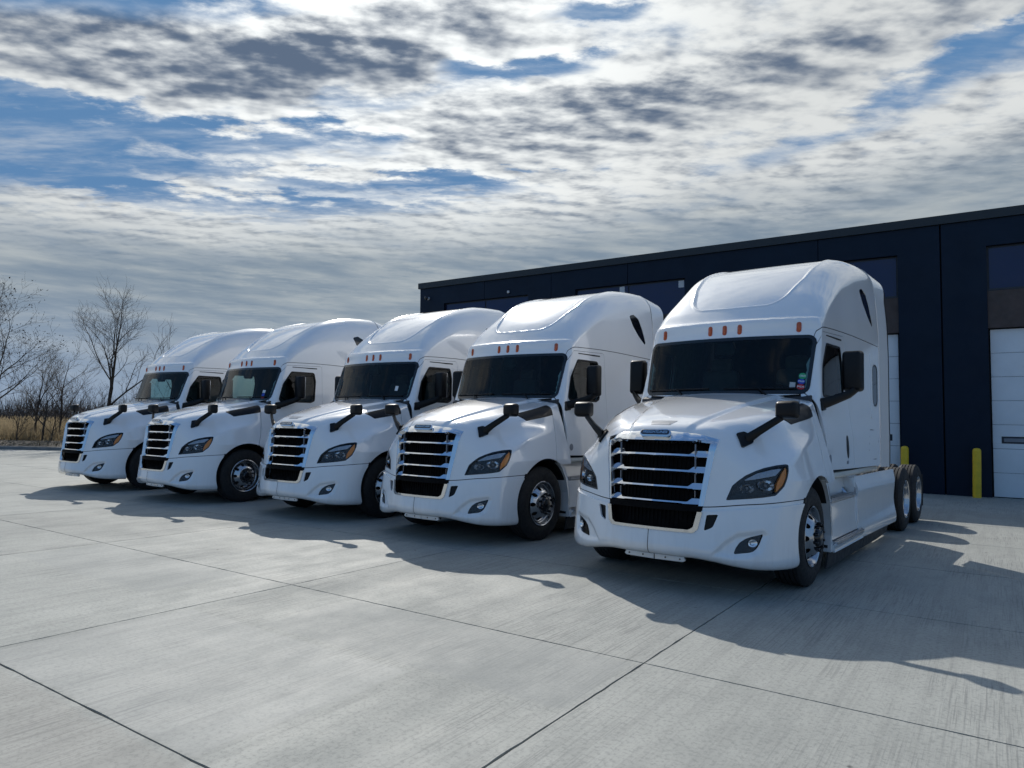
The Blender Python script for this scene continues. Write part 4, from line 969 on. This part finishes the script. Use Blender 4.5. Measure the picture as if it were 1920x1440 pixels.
def strip(bm, pts, hs):
    """rectangular beam through pts; hs = (half thickness y, half height z) per point, bevelled"""
    rings = []
    for p, (a, b) in zip(pts, hs):
        c = .35; rings.append([bm.verts.new(p + Vector((0, dy * a, dz * b))) for dy, dz in ((-1, -1 + c), (-1 + c, -1), (1 - c, -1), (1, -1 + c), (1, 1 - c), (1 - c, 1), (-1 + c, 1), (-1, 1 - c))])
    for i in range(len(rings) - 1):
        for k in range(8): bm.faces.new((rings[i][k], rings[i][(k + 1) % 8], rings[i + 1][(k + 1) % 8], rings[i + 1][k]))
    bm.faces.new(rings[0]); bm.faces.new(rings[-1][::-1])
def Sheet_ext(cab, sg):
    """flared fairing panel that closes the gap behind the sleeper, following the rear outline of the roof"""
    # rear outline of the cab at y = 4.69, found by shooting rays in that plane
    ang = np.concatenate([[RAD(-46)], np.linspace(RAD(-40), RAD(40), 14), np.linspace(RAD(44), RAD(80), 16)])
    C = np.array([0, 4.69, 2.35]); D = np.stack([np.cos(ang), 0 * ang, np.sin(ang)], 1); A0 = shoot(cab_sdf, C, D)
    prof = [(q[0] + .004, q[2] + .002) for q in A0]
    bo_ = [(max(q[0] + .055, 0) if q[2] < 3.45 else q[0] + .055 + (q[2] - 3.45) * .14, q[2] - .10 * float(sstep(3.3, 3.95, q[2]))) for q in A0]
    ys = np.linspace(4.736, 5.06, 8); t = np.arange(len(prof)); q = np.linspace(0, len(prof) - 1, 60)
    pr, bo = np.array(prof), np.array(bo_); A = np.stack([pch(t, pr[:, i])(q) for i in (0, 1)], 1); B = np.stack([pch(t, bo[:, i])(q) for i in (0, 1)], 1)
    P = []
    for k, y in enumerate(ys):
        w = k / 7; C = A * (1 - w) + B * w; P.append(np.stack([sg * C[:, 0], np.full(60, y), C[:, 1]], 1))
    P = np.vstack(P); i = np.arange(480).reshape(8, 60); a, b, c, d = i[:-1, :-1].ravel(), i[1:, :-1].ravel(), i[1:, 1:].ravel(), i[:-1, 1:].ravel()
    Tt = np.concatenate([np.stack([a, b, c], 1), np.stack([a, c, d], 1)])
    tri = np.cross(P[Tt[:, 1]] - P[Tt[:, 0]], P[Tt[:, 2]] - P[Tt[:, 0]]); s = np.sign((tri * (P[Tt].mean(1) - np.array([0, 4.9, 2.4]))).sum(1))
    vn = np.zeros_like(P)
    for k in range(3): np.add.at(vn, Tt[:, k], tri * s[:, None])
    keep = B[:, 1] < 3.62; K = B[keep]; rub = [[(sg * (r[0] - .004), y, r[1]) for r in K] for y in (5.05, 5.165)]
    return Sheet(P, vn / np.linalg.norm(vn, axis=1, keepdims=True), Tt), rub
def grid_panel(name, f, us, vs, m, parent, th=.015):
    """solid curved panel from a surface function f(u, v) -> point"""
    A, B = np.meshgrid(us, vs, indexing='ij'); P = np.array([f(u, v) for u, v in zip(A.ravel(), B.ravel())]); n1, n2 = A.shape; i = np.arange(n1 * n2).reshape(n1, n2)
    a, b, c, d = i[:-1, :-1].ravel(), i[1:, :-1].ravel(), i[1:, 1:].ravel(), i[:-1, 1:].ravel(); Tt = np.concatenate([np.stack([a, b, c], 1), np.stack([a, c, d], 1)])
    tri = np.cross(P[Tt[:, 1]] - P[Tt[:, 0]], P[Tt[:, 2]] - P[Tt[:, 0]]); s = np.sign((tri * (P[Tt].mean(1) * np.array([1, 0, 0]))).sum(1))
    vn = np.zeros_like(P)
    for k in range(3): np.add.at(vn, Tt[:, k], tri * s[:, None])
    return Sheet(P, vn / np.maximum(np.linalg.norm(vn, axis=1, keepdims=True), 1e-9), Tt).obj(name, m, parent, th)
def fair_panels(par, sg):
    # rear fairing panel with a pressed crease low down
    bt = pch([1.9, 3.0, 4.2, 5.7], [.275, .272, .262, .25])
    def rearp(y, t):
        z0 = bt(y); z = z0 + (1.02 - z0) * t
        xo = 1.235 + .018 * math.exp(-((z - .33) / .10) ** 2) + .012 * (y - 3.3) / 2.4 - .05 * float(sstep(.85, 1.02, z)) * (1 - .5 * float(sstep(4.8, 5.6, y))) - .02 * math.exp(-((z - .62) / .18) ** 2)
        return (sg * xo, y, z)
    grid_panel('fairing_panel', rearp, np.linspace(3.27, 5.72, 26), np.linspace(0, 1, 22), WHITE, par, .03)
    # step well: inner wall, front post
    def well(y, t):
        z = .29 + (1.03 - .29) * t; return (sg * (1.06 + .05 * (1 - t)), y, z)
    grid_panel('step_well', well, np.linspace(1.98, 3.30, 8), np.linspace(0, 1, 8), WHITE, par, .02)
    prism('well_side', [(sg * 1.03, .29), (sg * 1.235, .29), (sg * 1.225, .6), (sg * 1.19, .84), (sg * 1.19, 1.0), (sg * 1.03, 1.02)], 'y', 3.255, 3.285, WHITE, par, .004)
    post = [(1.965, .27), (2.045, .27), (2.02, .5), (1.985, .75), (1.90, .95), (1.80, 1.045), (1.70, 1.05), (1.80, .98), (1.91, .82), (1.965, .62), (1.975, .45)]
    prism('wheel_post', post, 'x', sg * 1.02, sg * 1.225, WHITE, par, .006)
    # treads
    for nm, z, y0, y1, x0, x1 in (('upper_step', .815, 2.05, 3.25, 1.04, 1.215), ('lower_step', .375, 2.06, 3.42, 1.10, 1.275)):
        bm = bmesh.new(); bm_box(bm, (sg * (x0 + x1) / 2, (y0 + y1) / 2, z - .012), (x1 - x0, y1 - y0, .03), .006)
        for k in range(4): bm_box(bm, (sg * (x0 + (x1 - x0) * (k + .6) / 4.2), (y0 + y1) / 2, z + .008), (.016, (y1 - y0) * .96, .014), .003)
        bm_obj(nm, bm, TREADPLATE, par)
        zb_ = .40 if nm == 'upper_step' else .27
        def riser(y, t, z=z, x1=x1, zb_=zb_): return (sg * (x1 - .006 + (.022 if zb_ == .40 else -.01) * (1 - t) - .012 * math.sin(math.pi * t)), y, zb_ + (z - .03 - zb_) * t)
        grid_panel('step_riser', riser, np.linspace(y0 - .05, y1, 14), np.linspace(0, 1, 12), WHITE, par, .025)
    def sill(y, t):
        return (sg * (1.245 - .03 * t * t), y, float(bt(y)) + .105 * t * (1 - .0))
    grid_panel('lower_sill', sill, np.linspace(2.0, 3.27, 12), np.linspace(0, 1, 6), WHITE, par, .03)
    def skirt(y, t):
        z1 = float(bt(y)) - .004; z0 = .085 + .0 * y; return (sg * (1.195 - .025 * (1 - t) - .03 * float(sstep(4.6, 5.7, y))), y, z0 + (z1 - z0) * t)
    grid_panel('rubber_skirt', skirt, np.linspace(1.99, 3.82, 12), np.linspace(0, 1, 5), SKIRT, par, .02)
    grid_panel('rubber_skirt', skirt, np.linspace(3.83, 5.66, 12), np.linspace(0, 1, 5), SKIRT, par, .02)
    # sill under the cab door
    prism('cab_sill', [(sg * 1.0, 1.03), (sg * 1.175, 1.035), (sg * 1.195, 1.06), (sg * 1.19, 1.105), (sg * 1.0, 1.11)], 'y', 2.0, 4.68, CREAM, par, .005)
def lathe_at(name, prof, m, parent, loc, axis='x', n=40):
    o = lathe(name, prof, m, parent, n)
    if axis == 'y': o.data.transform(Matrix.Rotation(RAD(90), 4, 'Z'))
    o.data.transform(Matrix.Translation(loc)); return o
WHEEL_CACHE = {}
def wheel(T, name, sg, loc, front, inner=False):
    """loc = centre of the outer tyre face; axis along X, outside towards sg"""
    w = empty(name, loc, 0, T)
    if sg < 0: w.rotation_euler = (0, 0, math.pi)
    def part(nm, key, fn):
        if key not in WHEEL_CACHE:
            o = fn(); o.parent = w; WHEEL_CACHE[key] = o.data; return o
        o = bpy.data.objects.new(nm, WHEEL_CACHE[key]); return link(o, w)
    def tyre():
        pr = [(.300, -.012), (.315, .0), (.345, .012), (.40, .014), (.44, .006), (.468, -.006), (.486, -.016), (.4975, -.032)]
        x = -.032
        for k in range(5):                                            # ribs and grooves across the tread
            x2 = x - .043; pr += [(.503, x - .004), (.503, x2 + .004), (.489, x2), (.489, x2 - .006)] if k < 4 else [(.503, x - .004), (.4975, -.256)]
            x = x2 - .006
        pr += [(.486, -.272), (.468, -.282), (.44, -.294), (.40, -.302), (.345, -.300), (.315, -.288), (.300, -.276)]
        return lathe('tyre', pr, RUBBER, w, 72, 28)
    part('tyre', 'tyre', tyre)
    if inner:
        part('rim', 'rim_inner', lambda: lathe('rim', [(.30, -.02), (.28, -.04), (.26, -.06), (.25, -.2), (.28, -.25), (.30, -.27)], ALU, w, 48)); return w
    def disc(prof, rh, nh, rr):
        P, F = lathe_np(prof, 120); T3 = np.concatenate([F[:, [0, 1, 2]], F[:, [0, 2, 3]]]); tri = np.cross(P[T3[:, 1]] - P[T3[:, 0]], P[T3[:, 2]] - P[T3[:, 0]])
        s = np.where(tri[:, 0] >= 0, 1, -1); vn = np.zeros_like(P)
        for k in range(3): np.add.at(vn, T3[:, k], tri * s[:, None])
        S = Sheet(P, vn / np.maximum(np.linalg.norm(vn, axis=1, keepdims=True), 1e-9), T3)
        def holes(P, N):
            a = np.arctan2(P[:, 2], P[:, 1]); st = 2 * np.pi / nh; a0 = np.round(a / st) * st
            return rr - np.hypot(P[:, 1] - rh * np.cos(a0), P[:, 2] - rh * np.sin(a0))
        return S.clip(holes)
    if front:
        part('rim', 'rimF', lambda: lathe('rim', [(.283, -.012), (.300, -.004), (.306, .006), (.298, .010), (.288, .002), (.276, -.030), (.268, -.052), (.255, -.062)], ALU, w, 72))
        prof = [(r, x) for r, x in zip(np.linspace(.256, .085, 22), np.interp(np.linspace(.256, .085, 22), [.085, .12, .15, .175, .215, .245, .256], [.050, .050, .046, .030, -.012, -.046, -.058]))]
        part('wheel_disc', 'discF', lambda: disc(prof, .212, 10, .0275).obj('wheel_disc', ALU, w, .012))
        part('brake_drum', 'drumF', lambda: lathe('brake_drum', [(.0, -.09), (.245, -.09), (.245, -.24)], FRAME, w, 32))
        part('hub', 'hubF', lambda: lathe('hub', [(.10, .040), (.098, .055), (.088, .075), (.070, .088), (.066, .090), (.0, .092)], GLOSSBLACK, w, 32))
        nutr, nutx, nm_ = .132, .040, 'nutsF'
    else:
        part('rim', 'rimR', lambda: lathe('rim', [(.283, -.012), (.300, -.004), (.306, .006), (.298, .010), (.288, .002), (.276, -.03), (.262, -.05), (.256, -.10), (.252, -.150), (.235, -.165)], ALU, w, 72))
        prof = [(r, x) for r, x in zip(np.linspace(.236, .085, 18), np.interp(np.linspace(.236, .085, 18), [.085, .15, .18, .236], [-.135, -.135, -.15, -.166]))]
        part('wheel_disc', 'discR', lambda: disc(prof, .205, 10, .024).obj('wheel_disc', ALU, w, .012))
        part('hub', 'hubR', lambda: lathe('hub', [(.105, -.135), (.103, -.06), (.092, -.035), (.09, -.03), (.0, -.028)], GLOSSBLACK, w, 32))
        nutr, nutx, nm_ = .135, -.133, 'nutsR'
    def nuts():
        bm = bmesh.new()
        for k in range(10):
            t = 2 * math.pi * (k + .5) / 10; c, s = nutr * math.cos(t), nutr * math.sin(t)
            bm_tube(bm, [(nutx, c, s), (nutx + .028, c, s), (nutx + .046, c, s), (nutx + .05, c, s)], [.018, .0165, .0145, .008], 8)
        return bm_obj('lug_nuts', bm, GLOSSBLACK if front else CHROME, w, 50)
    tag(part('lug_nuts', nm_, nuts), kind='stuff'); return w
def letters(T, parent, text, size, M, m, depth, shear, name, width=None):
    cu = bpy.data.curves.new(name, 'FONT'); cu.body = text; cu.size = size; cu.align_x = 'CENTER'; cu.align_y = 'CENTER'; cu.extrude = depth; cu.shear = shear; cu.offset = size * .012; cu.resolution_u = 3
    o = bpy.data.objects.new(name, cu); COL.objects.link(o); dg = bpy.context.evaluated_depsgraph_get(); me = bpy.data.meshes.new_from_object(o.evaluated_get(dg))
    bpy.data.objects.remove(o, do_unlink=True)
    S = Matrix.Identity(4)
    if width:
        xs = [v.co.x for v in me.vertices]; S = Matrix.Diagonal((width / (max(xs) - min(xs)), 1, 1, 1))
    me.transform(M @ S); me.materials.clear(); me.materials.append(m); me.name = name
    return link(bpy.data.objects.new(name, me), parent)

proto = build_truck()

def copy_tree(o, parent=None):
    c = o.copy(); COL.objects.link(c); c.parent = parent
    for ch in o.children: copy_tree(ch, c)
    return c
# truck positions (metres from the camera's foot) and headings, the nearest one first
SPOTS = [(1.2826, 6.7931, -37.47, 'white semi truck nearest the camera with three round stickers on its windscreen'),
         (-1.3344, 9.3352, -37.36, 'white semi truck second from the right, between the nearest and the middle truck'),
         (-3.7861, 11.2535, -36.21, 'white semi truck in the middle of the row with one small white windscreen label'),
         (-6.8510, 13.1559, -37.10, 'white semi truck second from the left with a stacked sticker low on its windscreen'),
         (-9.6041, 15.0792, -35.28, 'white semi truck farthest away at the left end of the row')]
trucks = []
for i, (x, y, a, lab) in enumerate(SPOTS):
    t = proto if i == 0 else copy_tree(proto)
    t.location = (x, y, 0); t.rotation_euler = (0, 0, RAD(a)); trucks.append(t)
    tag(t, lab, 'truck', 'white semi trucks parked side by side')
# windscreen stickers: thin discs and cards on the glass
def on_glass(x, z):
    ys = np.linspace(1.7, 2.5, 900); v = cab_sdf(np.full(900, x), ys, np.full(900, z)); y = float(ys[np.argmax(v < 0)]); n = grad(cab_sdf, np.array([[x, y, z]]))[0]
    n = Vector(n); u = Vector((1, 0, 0)); u = (u - n * u.dot(n)).normalized(); w = n.cross(u); w = w if w.z > 0 else -w; u = w.cross(n)
    M = Matrix((u, w, n)).transposed().to_4x4(); M.translation = Vector((x, y, z)) + n * .004; return M
def sticker(truck, x, z, rx, rz, m, text=None, round_=True):
    M = on_glass(x, z); k = 28
    pts = [(rx * math.cos(2 * math.pi * i / k), rz * math.sin(2 * math.pi * i / k)) for i in range(k)] if round_ else [(-rx, -rz), (rx, -rz), (rx, rz), (-rx, rz)]
    o = prism('windscreen_sticker', pts, 'z', 0, .002, m, truck); o.data.transform(M)
    if text: letters(truck, o, text, rz * .85, M @ Matrix.Translation((0, 0, .0028)), STWHITE, .0003, 0, 'sticker_lettering', rx * 1.55)
    return o
STWHITE = mat('sticker_white', (.75, .77, .78), .5); STG = mat('sticker_green', (.02, .32, .14), .45); STB = mat('sticker_blue', (.02, .06, .42), .45); STR = mat('sticker_red', (.42, .02, .03), .45); STGREY = mat('sticker_grey', (.42, .45, .46), .5)
sticker(trucks[0], .905, 2.178, .040, .038, STG, 'COMPLETE'); sticker(trucks[0], .897, 2.116, .040, .032, STB, 'PREP'); sticker(trucks[0], .895, 2.055, .042, .034, STR, 'PDI')
sticker(trucks[0], .812, 2.070, .030, .040, STGREY, None, False)
sticker(trucks[2], .707, 2.175, .030, .045, STWHITE, None, False)
sticker(trucks[3], .775, 2.150, .034, .030, STWHITE, None, False); sticker(trucks[3], .780, 2.085, .036, .028, STB, None, False); sticker(trucks[3], .785, 2.030, .036, .020, STR, None, False)
